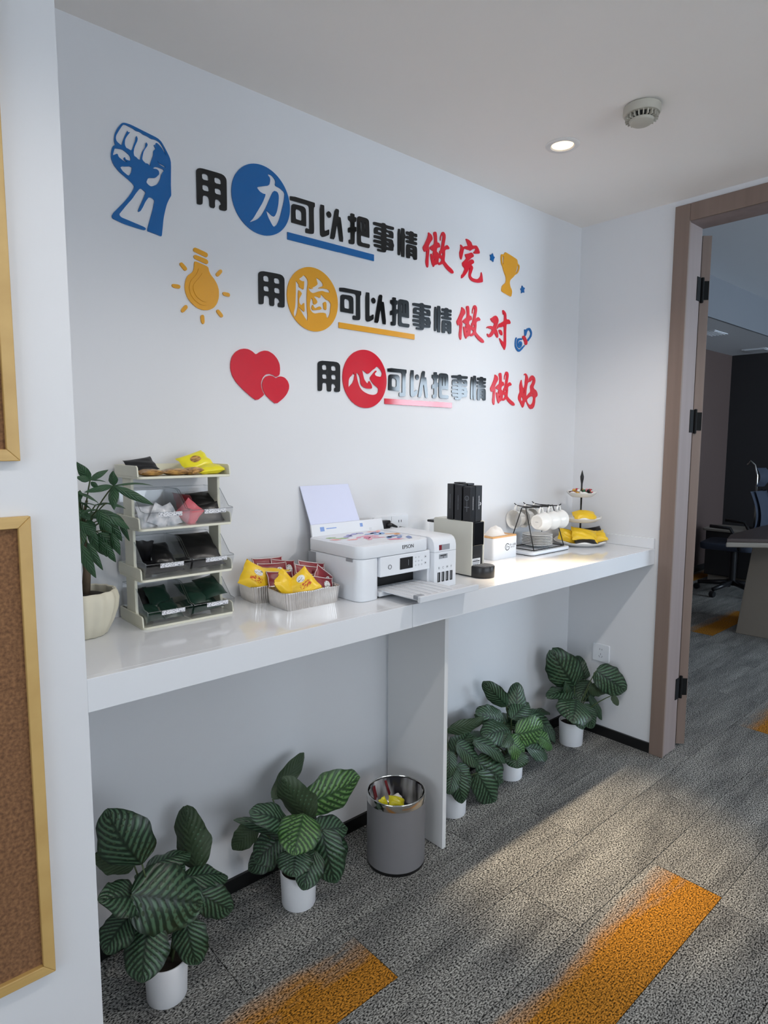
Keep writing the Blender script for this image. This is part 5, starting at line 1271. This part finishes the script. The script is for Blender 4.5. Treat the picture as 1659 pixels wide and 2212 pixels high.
for k in range(4):
    xk = 0.316 + k * 0.0195
    MB().box(xk, xk + 0.0125, -0.0006, 0.0004, 0.020, 0.052).build('level_window', MT['dark_plastic'], tank)
    MB().box(xk + 0.003, xk + 0.0055, -0.0009, -0.0005, 0.024, 0.050).build('level_glint', MT['grey_plastic'], tank)
    text_mesh('ink_code', ('B', 'C', 'M', 'Y')[k], 0.0105, MT['print_grey'], tank, (xk + 0.006, -0.0007, 0.066), (math.pi / 2, 0, 0), 0.0001)
# paper tray
ty0 = -0.150
traym = MB().box(0.096, 0.296, ty0, 0.06, 0.0195, 0.0235)
tr = traym.build('paper_tray', MT['white_plastic2'], pr_, bevel=0.001)
MB().box(0.090, 0.345, ty0 - 0.012, ty0, 0.0165, 0.034).build('tray_lip', MT['white_plastic2'], tr, bevel=0.0015)
MB().box(0.2965, 0.345, ty0, ty0 + 0.062, 0.0195, 0.0235).build('tray_wing', MT['white_plastic2'], tr, bevel=0.001)
for k in range(6):
    MB().box(0.114 + k * 0.030, 0.122 + k * 0.030, ty0 + 0.012, 0.05, 0.0235, 0.0255).build('tray_ridge', MT['white_plastic'], tr)
MB().box(0.088, 0.118, ty0 - 0.002, ty0 + 0.016, 0.024, 0.036).build('tray_tab', MT['grey_plastic'], tr, bevel=0.002)
# rear paper support
sup = MB().add([(0.020, d - 0.006, 0.158), (0.330, d - 0.006, 0.158), (0.328, d + 0.006, 0.203), (0.022, d + 0.006, 0.203), (0.020, d + 0.000, 0.158), (0.330, d + 0.000, 0.158), (0.328, d + 0.012, 0.203), (0.022, d + 0.012, 0.203)],
           [(0, 1, 2, 3), (7, 6, 5, 4), (0, 4, 5, 1), (1, 5, 6, 2), (2, 6, 7, 3), (3, 7, 4, 0)]).build('paper_support', MT['white_plastic'], pr_)
def on_sup(x0, x1, z0, z1, mat, nm):
    yy = lambda z: d - 0.006 + (z - 0.158) / 0.045 * 0.012 - 0.0006
    MB().add([(x0, yy(z0), z0), (x1, yy(z0), z0), (x1, yy(z1), z1), (x0, yy(z1), z1)], [(0, 1, 2, 3)]).build(nm, mat, sup)
on_sup(0.055, 0.072, 0.180, 0.194, MT['print_blue'], 'sticker')
on_sup(0.080, 0.122, 0.186, 0.189, MT['print_blue'], 'sticker_text')
on_sup(0.224, 0.236, 0.182, 0.194, MT['print_blue'], 'sticker')
on_sup(0.262, 0.274, 0.166, 0.176, MT['white_plastic2'], 'sticker')
ps = MB().add([(0.824, -0.046, C + 0.170), (1.032, -0.046, C + 0.170), (1.000, -0.006, C + 0.328), (0.800, -0.006, C + 0.328),
               (0.824, -0.043, C + 0.170), (1.032, -0.043, C + 0.170), (1.000, -0.003, C + 0.328), (0.800, -0.003, C + 0.328)],
              [(0, 1, 2, 3), (7, 6, 5, 4), (0, 4, 5, 1), (1, 5, 6, 2), (2, 6, 7, 3), (3, 7, 4, 0)]).build('paper_stack', MT['paper'])
tag(ps, 'blank sheets of paper standing in the rear feed of the printer', 'paper')

# ------------------------------------------------------------------ coffee machine
cm = thing('coffee_machine', 'slim cream and black capsule coffee machine on the counter', 'coffee machine', (1.325, -0.29, C))
mw, md, mh = 0.068, 0.185, 0.195
MB().box(0.0, 0.006, 0.0, md, 0.004, mh).build('side_panel', MT['machine'], cm, bevel=0.002)
MB().box(mw - 0.006, mw, 0.0, md, 0.004, mh).build('side_panel', MT['machine'], cm, bevel=0.002)
MB().box(0.0055, mw - 0.0055, 0.004, md - 0.004, 0.0, mh - 0.004).build('core', MT['dark_plastic'], cm, bevel=0.002)
MB().box(0.0065, mw - 0.0065, 0.060, md, mh - 0.0035, mh + 0.0015).build('top_cover', MT['machine'], cm, bevel=0.001)
MB().box(0.0075, mw - 0.0075, -0.004, 0.004, 0.110, mh - 0.002).build('brew_head', MT['screen'], cm, bevel=0.002)
for k in range(6):
    MB().box(0.012, 0.044, 0.0028, 0.004, 0.078 + k * 0.004, 0.0795 + k * 0.004).build('grille_slat', MT['black'], cm)
lb = MB().box(0.007, 0.050, 0.0022, 0.0038, 0.032, 0.064).build('rating_label', MT['print_white'], cm)
for k, (a, b_) in enumerate(((.012, .036), (.009, .046), (.009, .046), (.009, .040), (.009, .044))):
    MB().box(a, b_, 0.0017, 0.0021, 0.058 - k * 0.0052, 0.0598 - k * 0.0052 + (0.0014 if k == 1 else 0)).build('label_print', MT['print_grey'] if k != 1 else MT['print_black'], lb)
dt = MB().lathe([(0.0, 0.0), (0.042, 0.0), (0.044, 0.003), (0.044, 0.038), (0.042, 0.041), (0.0, 0.041)], 0, 0, 40).build('drip_tray', MT['dark_plastic'], cm, smooth=True)
dt.location = (0.042, -0.014, 0)
for k in range(7):
    xx = -0.030 + k * 0.010
    yl = math.sqrt(max(0, 0.038 ** 2 - xx * xx))
    MB().box(xx - 0.0012, xx + 0.0012, -yl, min(yl, 0.014), 0.0412, 0.0425).build('grid_bar', MT['grey_plastic'], dt)
tk = MB().box(0.014, 0.054, md, md + 0.038, 0.006, mh - 0.02).build('water_tank', MT['clear'], cm, bevel=0.003)
MB().box(0.010, 0.058, md - 0.002, md + 0.045, mh - 0.020, mh - 0.011).build('tank_lid', MT['dark_plastic'], cm, bevel=0.003)
# capsule sleeves on top of the machine
sleeve_spots = [(1.341, -0.186, .128, 'rearmost left'), (1.376, -0.186, .132, 'rearmost right'), (1.341, -0.222, .126, 'middle left'), (1.377, -0.224, .130, 'middle right'), (1.344, -0.259, .121, 'front left'), (1.378, -0.260, .124, 'front right')]
for i, (x, y, hh, nm) in enumerate(sleeve_spots):
    zb = C + mh + 0.0016 if y > -0.235 else C + mh - 0.004 + 0.0002
    if y <= -0.235: hh += 0.005
    t = thing('capsule_sleeve', 'tall black capsule sleeve box on the coffee machine, %s of the six' % nm, 'box', (x, y, zb), R_((-6, 4, 3, -4, 8, -5)[i]), 'black capsule sleeves')
    MB().box(-0.0155, 0.0155, -0.0155, 0.0155, 0, hh).build('carton', MT['dark_plastic'], t, bevel=0.0012)
    tx = MB()
    rnd = random.Random(i)
    z = hh * .35
    while z < hh * .72:
        hh2 = rnd.uniform(.0012, .003)
        tx.box(-0.0010 + rnd.uniform(-.0006, .0006), 0.0008 + rnd.uniform(-.0004, .0008), -0.0159, -0.0155, z, z + hh2); z += hh2 + .0007
    tx.build('side_print', MT['print_white'], t)
    tl = MB()
    z = hh * .3
    while z < hh * .7:
        hh2 = rnd.uniform(.0012, .003)
        tl.box(-0.0159, -0.0155, -0.0010 + rnd.uniform(-.0006, .0006), 0.0010, z, z + hh2); z += hh2 + .0007
    tl.build('side_print', MT['print_grey'], t)
    if i == 4:
        o = MB().lathe([(0.0085, 0.0), (0.0085, 0.0010), (0.0068, 0.0010), (0.0068, 0.0)], 0, 0, 24, cap=False).build('ring_print', MT['print_grey'], t)
        o.location = (-0.0156, 0, hh * .68); o.rotation_euler = (0, -math.pi / 2, 0)
        MB().box(-0.0161, -0.0155, -0.010, 0.010, hh * .42, hh * .435).build('band_print', MT['print_grey'], t)
    if i == 5:
        pts = [(0.006 * math.cos(a), 0.006 * math.sin(a)) for a in [R_(-80 + 16 * k) for k in range(11)]] + [(0.0035 * math.cos(a) - 0.0002, 0.0035 * math.sin(a)) for a in [R_(80 - 16 * k) for k in range(11)]]
        o = MB().prism(pts, 0, 0.0006).build('crescent_print', MT['print_white'], t)
        o.location = (0.004, -0.0156, hh * .5); o.rotation_euler = (math.pi / 2, 0, 0)

# ------------------------------------------------------------------ tissue box
tb = thing('tissue_box', 'white tissue box with a bamboo lid and a dark printed logo', 'tissue box', (1.637, -0.138, C))
MB().prism(rrect(0, 0.158, 0, 0.100, 0.010), 0, 0.088).build('box_body', MT['white_plastic'], tb, smooth=True, bevel=0.0015)
MB().prism(rrect(0.001, 0.157, 0.001, 0.099, 0.009), 0.088, 0.094).build('lid', MT['bamboo'], tb, bevel=0.001)
def tis(u, v):
    U, V = 2 * u - 1, 2 * v - 1
    r = math.sqrt(U * U + V * V)
    hgt = 0.038 * max(0, 1 - r ** 2) ** 0.75 * (0.72 + 0.28 * abs(math.sin(2.6 * U + 1.3 * V + 0.6))) + 0.0022 * math.sin(11 * U - 5 * V) * max(0, 1 - r)
    return (0.070 + U * 0.052 + 0.006 * V, 0.050 + V * 0.036, 0.094 + max(0.0006, hgt))
MB().grid(tis, 26, 16).build('tissue', MT['tissue'], tb, smooth=2)
ring = []
n = 30
a0, a1 = R_(38), R_(352)
outer = [(0.0150 * math.cos(a0 + (a1 - a0) * i / n), 0.0150 * math.sin(a0 + (a1 - a0) * i / n)) for i in range(n + 1)]
inner = [(0.0118 * math.cos(a0 + (a1 - a0) * i / n), 0.0118 * math.sin(a0 + (a1 - a0) * i / n)) for i in range(n + 1)]
q = MB()
q.add([(x, -0.0004, z) for x, z in outer] + [(x, -0.0004, z) for x, z in inner], [(i, i + 1, n + 2 + i, n + 1 + i) for i in range(n)])
q.box(0.0, 0.0140, -0.0005, -0.0003, -0.0012, 0.0012).box(-0.006, -0.0040, -0.0005, -0.0003, -0.007, 0.005).box(-0.004, 0.0, -0.0005, -0.0003, 0.004, 0.006)
o = q.build('logo_ring', MT['print_black'], tb); o.location = (0.091, 0, 0.047)
text_mesh('logo_text', '印一法酒', 0.0100, MT['print_black'], tb, (0.126, -0.0004, 0.0535), (math.pi / 2, 0, 0), 0.0001)
text_mesh('logo_subtext', 'METICS', 0.0085, MT['print_grey'], tb, (0.126, -0.0004, 0.0440), (math.pi / 2, 0, 0), 0.0001)

# ------------------------------------------------------------------ cup rack, cups and saucers on a tray
tray = thing('serving_tray', 'white rectangular drip tray under the cup rack', 'tray', (1.834, -0.186, C))
MB().prism(rrect(0.002, 0.288, 0.002, 0.163, 0.020), 0, 0.003).build('foot', MT['dark_plastic'], tray)
MB().prism(rrect(0, 0.290, 0, 0.165, 0.022), 0.003, 0.016).build('tray_body', MT['white_plastic'], tray, smooth=True, bevel=0.002)
g = MB()
for k in range(14): g.box(0.022 + k * 0.019, 0.0235 + k * 0.019, 0.018, 0.147, 0.016, 0.0172)
g.build('slat_grid', MT['grey_plastic'], tray)
ZT = C + 0.0174
cr = thing('cup_rack', 'black wire rack with cup hooks standing on the white tray', 'rack', (1.868, -0.170, ZT))
LX = 0.225
f = MB()
rw = 0.0022
f.tube([(0, 0.0, rw), (0.012, 0.055, 0.178), (0.012, 0.075, 0.178), (0, 0.130, rw)], rw, 8)
f.tube([(LX, 0.0, rw), (LX - 0.012, 0.055, 0.178), (LX - 0.012, 0.075, 0.178), (LX, 0.130, rw)], rw, 8)
f.build('end_frame', MT['wire'], cr, smooth=2)
MB().tube([(0, 0, rw), (LX, 0, rw), (LX, 0.130, rw), (0, 0.130, rw)], rw, 8, closed=True).build('base_wire', MT['wire'], cr, smooth=2)
MB().tube([(0.012, 0.055, 0.178), (LX - 0.012, 0.055, 0.178)], rw, 8).build('top_wire', MT['wire'], cr, smooth=2)
MB().tube([(0.012, 0.075, 0.178), (LX - 0.012, 0.075, 0.178)], rw, 8).build('top_wire', MT['wire'], cr, smooth=2)
for k in range(3):
    xk = 0.046 + k * 0.066
    MB().tube([(xk, 0.065 - 0.075, 0.190), (xk, 0.065 - 0.062, 0.182), (xk, 0.065 - 0.03, 0.180), (xk, 0.065 + 0.03, 0.180), (xk, 0.065 + 0.062, 0.182), (xk, 0.065 + 0.075, 0.190)], rw, 8).build('hook', MT['wire'], cr, smooth=2)
def make_cup():
    t = thing('coffee_cup', '', 'cup')
    MB().lathe([(0.0, 0.002), (0.024, 0.002), (0.025, 0.0), (0.029, 0.0), (0.031, 0.004), (0.0345, 0.018), (0.0375, 0.042), (0.0415, 0.050), (0.0405, 0.051), (0.0360, 0.042), (0.0325, 0.020), (0.027, 0.007), (0.0, 0.006)], 0, 0, 40).build('bowl', MT['ceramic'], t, smooth=True)
    MB().tube([(0.036, 0, 0.042), (0.048, 0, 0.043), (0.059, 0, 0.037), (0.060, 0, 0.027), (0.052, 0, 0.018), (0.033, 0, 0.015)], [0.0045, 0.004, 0.0036, 0.0036, 0.004, 0.0045], 10).build('handle', MT['ceramic'], t, smooth=2)
    MB().box(-0.0008, 0.0008, -0.007, 0.007, 0.0014, 0.0018).build('base_mark', MT['print_grey'], t)
    return t
cup0 = make_cup()
first = True
for side in (0, 1):
    for k in range(3):
        c = cup0 if first else copy_tree(cup0); first = False
        xk = 1.868 + 0.046 + k * 0.066
        if side == 0:   # hall side: feet towards the tissue box
            mtx = Matrix(((0, 0, 1), (0, 1, 0), (1, 0, 0))).to_4x4()
            pos = Vector((xk - 0.028, -0.170 + 0.003, ZT + 0.1215))
            lab = ('white cup on the hall side of the rack, nearest the tissue box', 'white cup on the hall side of the rack, middle of three', 'white cup on the hall side of the rack, nearest the tiered stand')[k]
            # cup axis -> +x, handle -> +z
            mtx = Matrix(((0, 0, 1, 0), (0, -1, 0, 0), (1, 0, 0, 0), (0, 0, 0, 1)))
        else:           # wall side: mouths towards the tissue box
            mtx = Matrix(((0, 0, -1, 0), (0, 1, 0, 0), (1, 0, 0, 0), (0, 0, 0, 1)))
            pos = Vector((xk + 0.030, -0.170 + 0.127, ZT + 0.1215))
            lab = ('white cup on the wall side of the rack with open mouth facing left', 'white cup on the wall side of the rack, middle of three', 'white cup on the wall side of the rack, nearest the corner')[k]
        mtx = mtx.copy(); mtx.translation = pos
        c.matrix_world = mtx
        tag(c, lab, 'cup', 'white cups on the wire rack')
ZS = ZT + 0.0046
for k in range(7):
    o = MB().lathe([(0.0, 0.0), (0.034, 0.0), (0.036, 0.0015), (0.062, 0.0095), (0.0660, 0.0110), (0.0650, 0.0125), (0.038, 0.0045), (0.0, 0.003)], 0, 0, 48).build('saucer', MT['ceramic'], None, smooth=True) if k == 0 else o.copy()
    if k: col.objects.link(o)
    o.location = (1.984, -0.105, ZS + 0.0068 * k)
    tag(o, 'white saucer in the stack under the cups, %s' % ('lowest', 'second from the bottom', 'third from the bottom', 'middle one', 'third from the top', 'second from the top', 'topmost')[k], 'saucer', 'stacked white saucers')

# ------------------------------------------------------------------ three tier stand
SX, SY = 2.278, -0.138
st = thing('tiered_stand', 'three-tier white plate stand with a dark centre rod in the corner', 'stand', (SX, SY, C))
def plate_lathe(r, z, nm):
    def wv(a, k): return (1 + 0.035 * math.cos(4 * a) * k * (1 if k > .3 else .3), 0.004 * math.cos(8 * a + .5) * (k > .6 and k < .9))
    return MB().lathe([(0.0, 0.0), (r * 0.62, 0.0), (r * 0.68, 0.002), (r * 0.88, 0.013), (r * 0.97, 0.021), (r * 0.965, 0.0235), (r * 0.86, 0.0165), (r * 0.64, 0.006), (0.0, 0.005)], 0, 0, 72, wob=wv).build(nm, MT['ceramic'], st, smooth=True)
for r, z in ((0.126, 0.0), (0.098, 0.108), (0.070, 0.224)):
    pl_ = plate_lathe(r, z, 'plate'); pl_.location = (0, 0, z)
MB().tube([(0, 0, 0.005), (0, 0, 0.23)], 0.0042, 10).build('rod', MT['wire'], st, smooth=2)
MB().lathe([(0.0, 0.228), (0.004, 0.228), (0.0036, 0.262), (0.0042, 0.285), (0.0078, 0.306), (0.0085, 0.318), (0.005, 0.330), (0.0015, 0.345), (0.0, 0.348)], 0, 0, 14).build('finial', MT['wire'], st, smooth=True)
G5 = 'yellow snack bags on the tiered stand'
fm = []
pouch('snack_bag', 'yellow snack bag lying across the middle plate of the stand', 'snack bag', .105, .075, .040, MT['yellow'], (SX - .018, SY - .030, C + .139), (R_(20), 0, R_(-41)), 81, G5)
pouch('snack_bag', 'yellow snack bag heaped at the left of the bottom plate', 'snack bag', .085, .070, .036, MT['yellow'], (SX - .060, SY + .028, C + .044), (R_(50), R_(16), R_(-50)), 82, G5)
pouch('snack_bag', 'large yellow snack bag draped over the front of bottom plate', 'snack bag', .120, .080, .038, MT['yellow'], (SX - .030, SY - .040, C + .050), (R_(42), R_(10), R_(-42)), 83, G5)
pouch('snack_bag', 'yellow snack bag at the right of the bottom plate', 'snack bag', .080, .065, .034, MT['yellow'], (SX + .040, SY - .066, C + .040), (R_(40), R_(-14), R_(-42)), 84, G5)
pouch('snack_bag', 'yellow snack bag at the back of the bottom plate', 'snack bag', .080, .065, .032, MT['yellow'], (SX + .046, SY + .020, C + .042), (R_(30), R_(10), R_(-60)), 85, G5)
pouch('snack_packet', 'black sachet under the yellow bags at the front of bottom plate', 'packet', .100, .045, .020, MT['film_black'], (SX - .052, SY - .060, C + .026), (R_(34), 0, R_(-42)), 86)
pouch('snack_packet', 'black sachet standing behind the right yellow bag on bottom plate', 'packet', .075, .055, .018, MT['film_black'], (SX + .058, SY - .036, C + .058), (R_(50), R_(-10), R_(-42)), 87)
ccols = {k: M('candy_' + k, c, 0.3, var=0.15, scale=120) for k, c in {'red': (190, 40, 50), 'dark': (40, 34, 34), 'green': (60, 104, 74), 'white': (232, 226, 222), 'gold': (208, 166, 70), 'pink': (226, 150, 160)}.items()}
rnd = random.Random(11)
cb = MB().lathe([(0.0, -0.007), (0.0052, -0.0052), (0.0074, 0.0), (0.0052, 0.0052), (0.0, 0.007)], 0, 0, 10)
cb.add([(0.005, 0, 0), (0.012, -0.005, 0.002), (0.012, 0.005, -0.001)], [(0, 1, 2)]).add([(-0.005, 0, 0), (-0.012, 0.005, 0.002), (-0.012, -0.005, -0.001)], [(0, 1, 2)])
cnames = list(ccols)
cmesh = {}
words = {'red': 'red', 'dark': 'dark brown', 'green': 'green', 'white': 'white', 'gold': 'gold', 'pink': 'pink'}
k = 0
for ringi, (rr, cnt, zz) in enumerate(((0.048, 15, 0.0285), (0.030, 10, 0.031), (0.014, 5, 0.034), (0.036, 9, 0.041))):
    for i in range(cnt):
        a = 2 * math.pi * i / cnt + ringi * .4
        cn = cnames[(i * 5 + ringi * 2) % 6]
        if cn not in cmesh:
            o = cb.build('wrapped_candy', ccols[cn], None, smooth=2); cmesh[cn] = o.data
        else:
            o = bpy.data.objects.new('wrapped_candy', cmesh[cn]); col.objects.link(o)
        o.location = (SX + rr * math.cos(a), SY + rr * math.sin(a), C + 0.224 + zz - 0.010)
        o.rotation_euler = (rnd.uniform(-.5, .5), rnd.uniform(-.5, .5), rnd.uniform(0, 6.28))
        tag(o, '%s wrapped candy on the top plate of the tiered stand' % words[cn], 'candy', 'wrapped candies on the top plate, %s' % words[cn])

# ------------------------------------------------------------------ waste bin
wb = thing('waste_bin', 'grey round waste bin with a polished steel rim and dark liner', 'waste bin', (1.029, -0.226, 0))
R0 = 0.099
MB().lathe([(0.0, 0.0), (R0 * 0.985, 0.0), (R0, 0.003), (R0, 0.011), (0.0, 0.011)], 0, 0, 64).build('base_ring', MT['skirting'], wb, smooth=True)
MB().lathe([(R0 - 0.002, 0.011), (R0, 0.0115), (R0, 0.226), (R0 - 0.003, 0.226), (R0 - 0.003, 0.012)], 0, 0, 64, cap=False).build('shell', MT['can_grey'], wb, smooth=True)
MB().lathe([(R0 + 0.0004, 0.224), (R0 + 0.0015, 0.2245), (R0 + 0.0015, 0.247), (R0 + 0.0005, 0.2492), (R0 - 0.0025, 0.2492), (R0 - 0.004, 0.246), (R0 - 0.004, 0.224)], 0, 0, 64, cap=False).build('steel_rim', MT['steel'], wb, smooth=True)
def lin_w(a, k): return (1 - 0.03 * abs(math.sin(a * 9 + 3 * k)) - 0.02 * abs(math.sin(a * 23)), 0)
ln = MB().lathe([(R0 - 0.005, 0.246), (R0 - 0.008, 0.22), (R0 - 0.010, 0.19), (R0 - 0.014, 0.165), (0.0, 0.158)], 0, 0, 120, wob=lin_w, cap=False)
ln.build('liner', MT['bag_film'], wb, smooth=2)
def strip(a0, a1, z0, z1, mat):
    n = 8
    MB().grid(lambda u, v: ((R0 - 0.014) * math.cos(a0 + (a1 - a0) * u + 0.25 * v), (R0 - 0.014) * math.sin(a0 + (a1 - a0) * u + 0.25 * v), z0 + (z1 - z0) * v), n, 6).build('liner_print', mat, wb, smooth=2)
strip(R_(92), R_(104), .168, .240, MT['bag_red']); strip(R_(56), R_(62), .168, .240, MT['bag_red']); strip(R_(140), R_(147), .17, .235, MT['bag_red'])
pouch('crumpled_wrapper', 'crumpled yellow wrapper at the right inside the waste bin', 'wrapper', .06, .045, .03, MT['yellow_bright'], (1.050, -0.206, 0.186), (R_(30), R_(20), R_(-30)), 91, 'wrappers in the waste bin')
pouch('crumpled_wrapper', 'pointed yellow wrapper at the left inside the waste bin', 'wrapper', .06, .03, .02, MT['yellow_bright'], (1.002, -0.196, 0.190), (R_(60), R_(70), R_(-30)), 92, 'wrappers in the waste bin')
pouch('crumpled_tissue', 'crumpled white tissue behind the yellow wrapper in the bin', 'tissue', .04, .035, .03, MT['tissue'], (1.066, -0.190, 0.186), (R_(20), 0, 0), 93)

# ------------------------------------------------------------------ furniture in the office behind the door
tbx = thing('conference_table', 'taupe conference table with a slanted slab leg beyond the door', 'table', (4.76, 0.0, 0))
MB().prism([(-0.36, -0.02), (-0.10, -0.30), (0.10, -1.2), (1.0, -1.2), (1.0, 0.07), (0.55, 0.07), (-0.10, 0.05)], 0.735, 0.760).build('table_top', MT['table_top'], tbx, bevel=0.004)
MB().prism([(-0.375, -0.02), (-0.11, -0.315), (0.09, -1.21), (1.01, -1.21), (1.01, 0.08), (0.55, 0.08), (-0.11, 0.06)], 0.700, 0.7345).build('table_edge', MT['table_grey'], tbx, bevel=0.008)
MB().add([(0, 0.01, 0), (0.05, -0.9, 0), (0.62, -0.9, 0), (0.57, 0.01, 0), (0.06, -0.055, 0.70), (0.10, -0.9, 0.70), (0.55, -0.9, 0.70), (0.50, -0.055, 0.70)],
         [(0, 3, 2, 1), (4, 5, 6, 7), (0, 1, 5, 4), (1, 2, 6, 5), (2, 3, 7, 6), (3, 0, 4, 7)]).build('slab_leg', MT['table_grey'], tbx, bevel=0.004)
ch = thing('office_chair', 'dark navy office chair with headrest behind the conference table', 'chair', (6.12, 0.53, 0), R_(8))
MB().grid(lambda u, v: ((u - .5) * .46, -0.20 - 0.06 * math.sin(math.pi * v) + 0.05 * (2 * u - 1) ** 2, 0.52 + v * 0.48), 12, 12).build('backrest_mesh', MT['chair_fabric'], ch, smooth=2)
MB().grid(lambda u, v: ((u - .5) * .46 * (1 - .15 * v), -0.235 - 0.06 * math.sin(math.pi * v) + 0.05 * (2 * u - 1) ** 2, 0.50 + v * 0.50), 10, 10).build('backrest', MT['chair_fabric'], ch, smooth=2)
MB().grid(lambda u, v: ((u - .5) * .30 * (0.8 + .3 * math.sin(math.pi * v)), -0.22 - 0.04 * math.sin(math.pi * v) + 0.05 * (2 * u - 1) ** 2, 1.04 + v * 0.17), 10, 8).build('headrest', MT['chair_fabric'], ch, smooth=2)
MB().tube([(0, -0.27, 0.9), (0, -0.29, 1.0), (0, -0.26, 1.10)], 0.014, 8).build('headrest_bracket', MT['dark_plastic'], ch, smooth=2)
MB().prism(rrect(-.25, .25, -.22, .26, .09), .44, .50).build('seat', MT['chair_fabric'], ch, smooth=True, bevel=0.015)
for sx in (-1, 1):
    MB().tube([(sx * .27, -.1, .46), (sx * .30, -.08, .55), (sx * .30, -.02, .66), (sx * .30, .15, .67)], 0.016, 8).build('armrest', MT['dark_plastic'], ch, smooth=2)
MB().tube([(0, 0, .08), (0, 0, .44)], 0.03, 12).build('gas_lift', MT['dark_plastic'], ch, smooth=True)
for k in range(5):
    a = 2 * math.pi * k / 5 + .3
    MB().tube([(0, 0, .11), (.30 * math.cos(a), .30 * math.sin(a), .075)], [0.028, 0.018], 8).build('base_arm', MT['dark_plastic'], ch, smooth=2)
    o = MB().lathe([(0.0, -.02), (.026, -.02), (.03, -.012), (.03, .012), (.026, .02), (0.0, .02)], 0, 0, 16).build('caster', MT['dark_plastic'], ch, smooth=True)
    o.location = (.31 * math.cos(a), .31 * math.sin(a), .030); o.rotation_euler = (math.pi / 2, 0, a)
cb_ = thing('low_cabinet', 'dark low cabinet with a pale top against the far office wall', 'cabinet', (6.55, 0.30, 0))
MB().box(0, 0.45, 0.0, 0.66, 0.07, 0.53).build('carcass', MT['cabinet'], cb_, bevel=0.003)
MB().prism(rrect(-0.02, 0.47, -0.02, 0.70, 0.04), 0.53, 0.55).build('cabinet_top', MT['table_grey'], cb_, bevel=0.002)
MB().box(0.03, 0.42, 0.03, 0.63, 0.0, 0.07).build('plinth', MT['table_grey'], cb_)
MB().box(-0.012, 0.0, 0.335, 0.655, 0.08, 0.52).build('cabinet_door', MT['cabinet'], cb_, bevel=0.002)
MB().box(-0.012, 0.0, 0.005, 0.330, 0.08, 0.52).build('cabinet_door', MT['cabinet'], cb_, bevel=0.002)
MB().lathe([(0, 0), (.008, 0), (.010, .012), (0, .016)], 0, 0, 12).build('knob', MT['steel'], cb_).matrix_local = Matrix.Translation((-0.012, 0.36, 0.46)) @ Matrix.Rotation(-math.pi / 2, 4, 'Y')
fg = MB().lathe([(0.0, 0.0), (0.05, 0.0), (0.055, 0.02), (0.035, 0.10), (0.050, 0.17), (0.035, 0.23), (0.015, 0.28), (0.0, 0.29)], 6.72, 0.46, 14)
fg.v = [(x, y, z + 0.552) for x, y, z in fg.v]
tag(fg.build('orange_ornament', MT['orange_toy'], None, smooth=True), 'small orange ornament standing on the dark low cabinet', 'ornament')
cs = thing('coat_stand', 'thin metal stand with a curved top in the dark office corner', 'stand', (6.9, 0.62, 0.552))
MB().tube([(0, 0, 0), (0, 0, .55), (.01, .03, .66), (0.0, .07, .70), (0, .10, .66)], 0.010, 8).build('pole', MT['steel'], cs, smooth=2)
MB().lathe([(0, 0), (.06, 0), (.06, .012), (0, .016)], 0, 0, 20).build('foot', MT['dark_plastic'], cs, smooth=True)
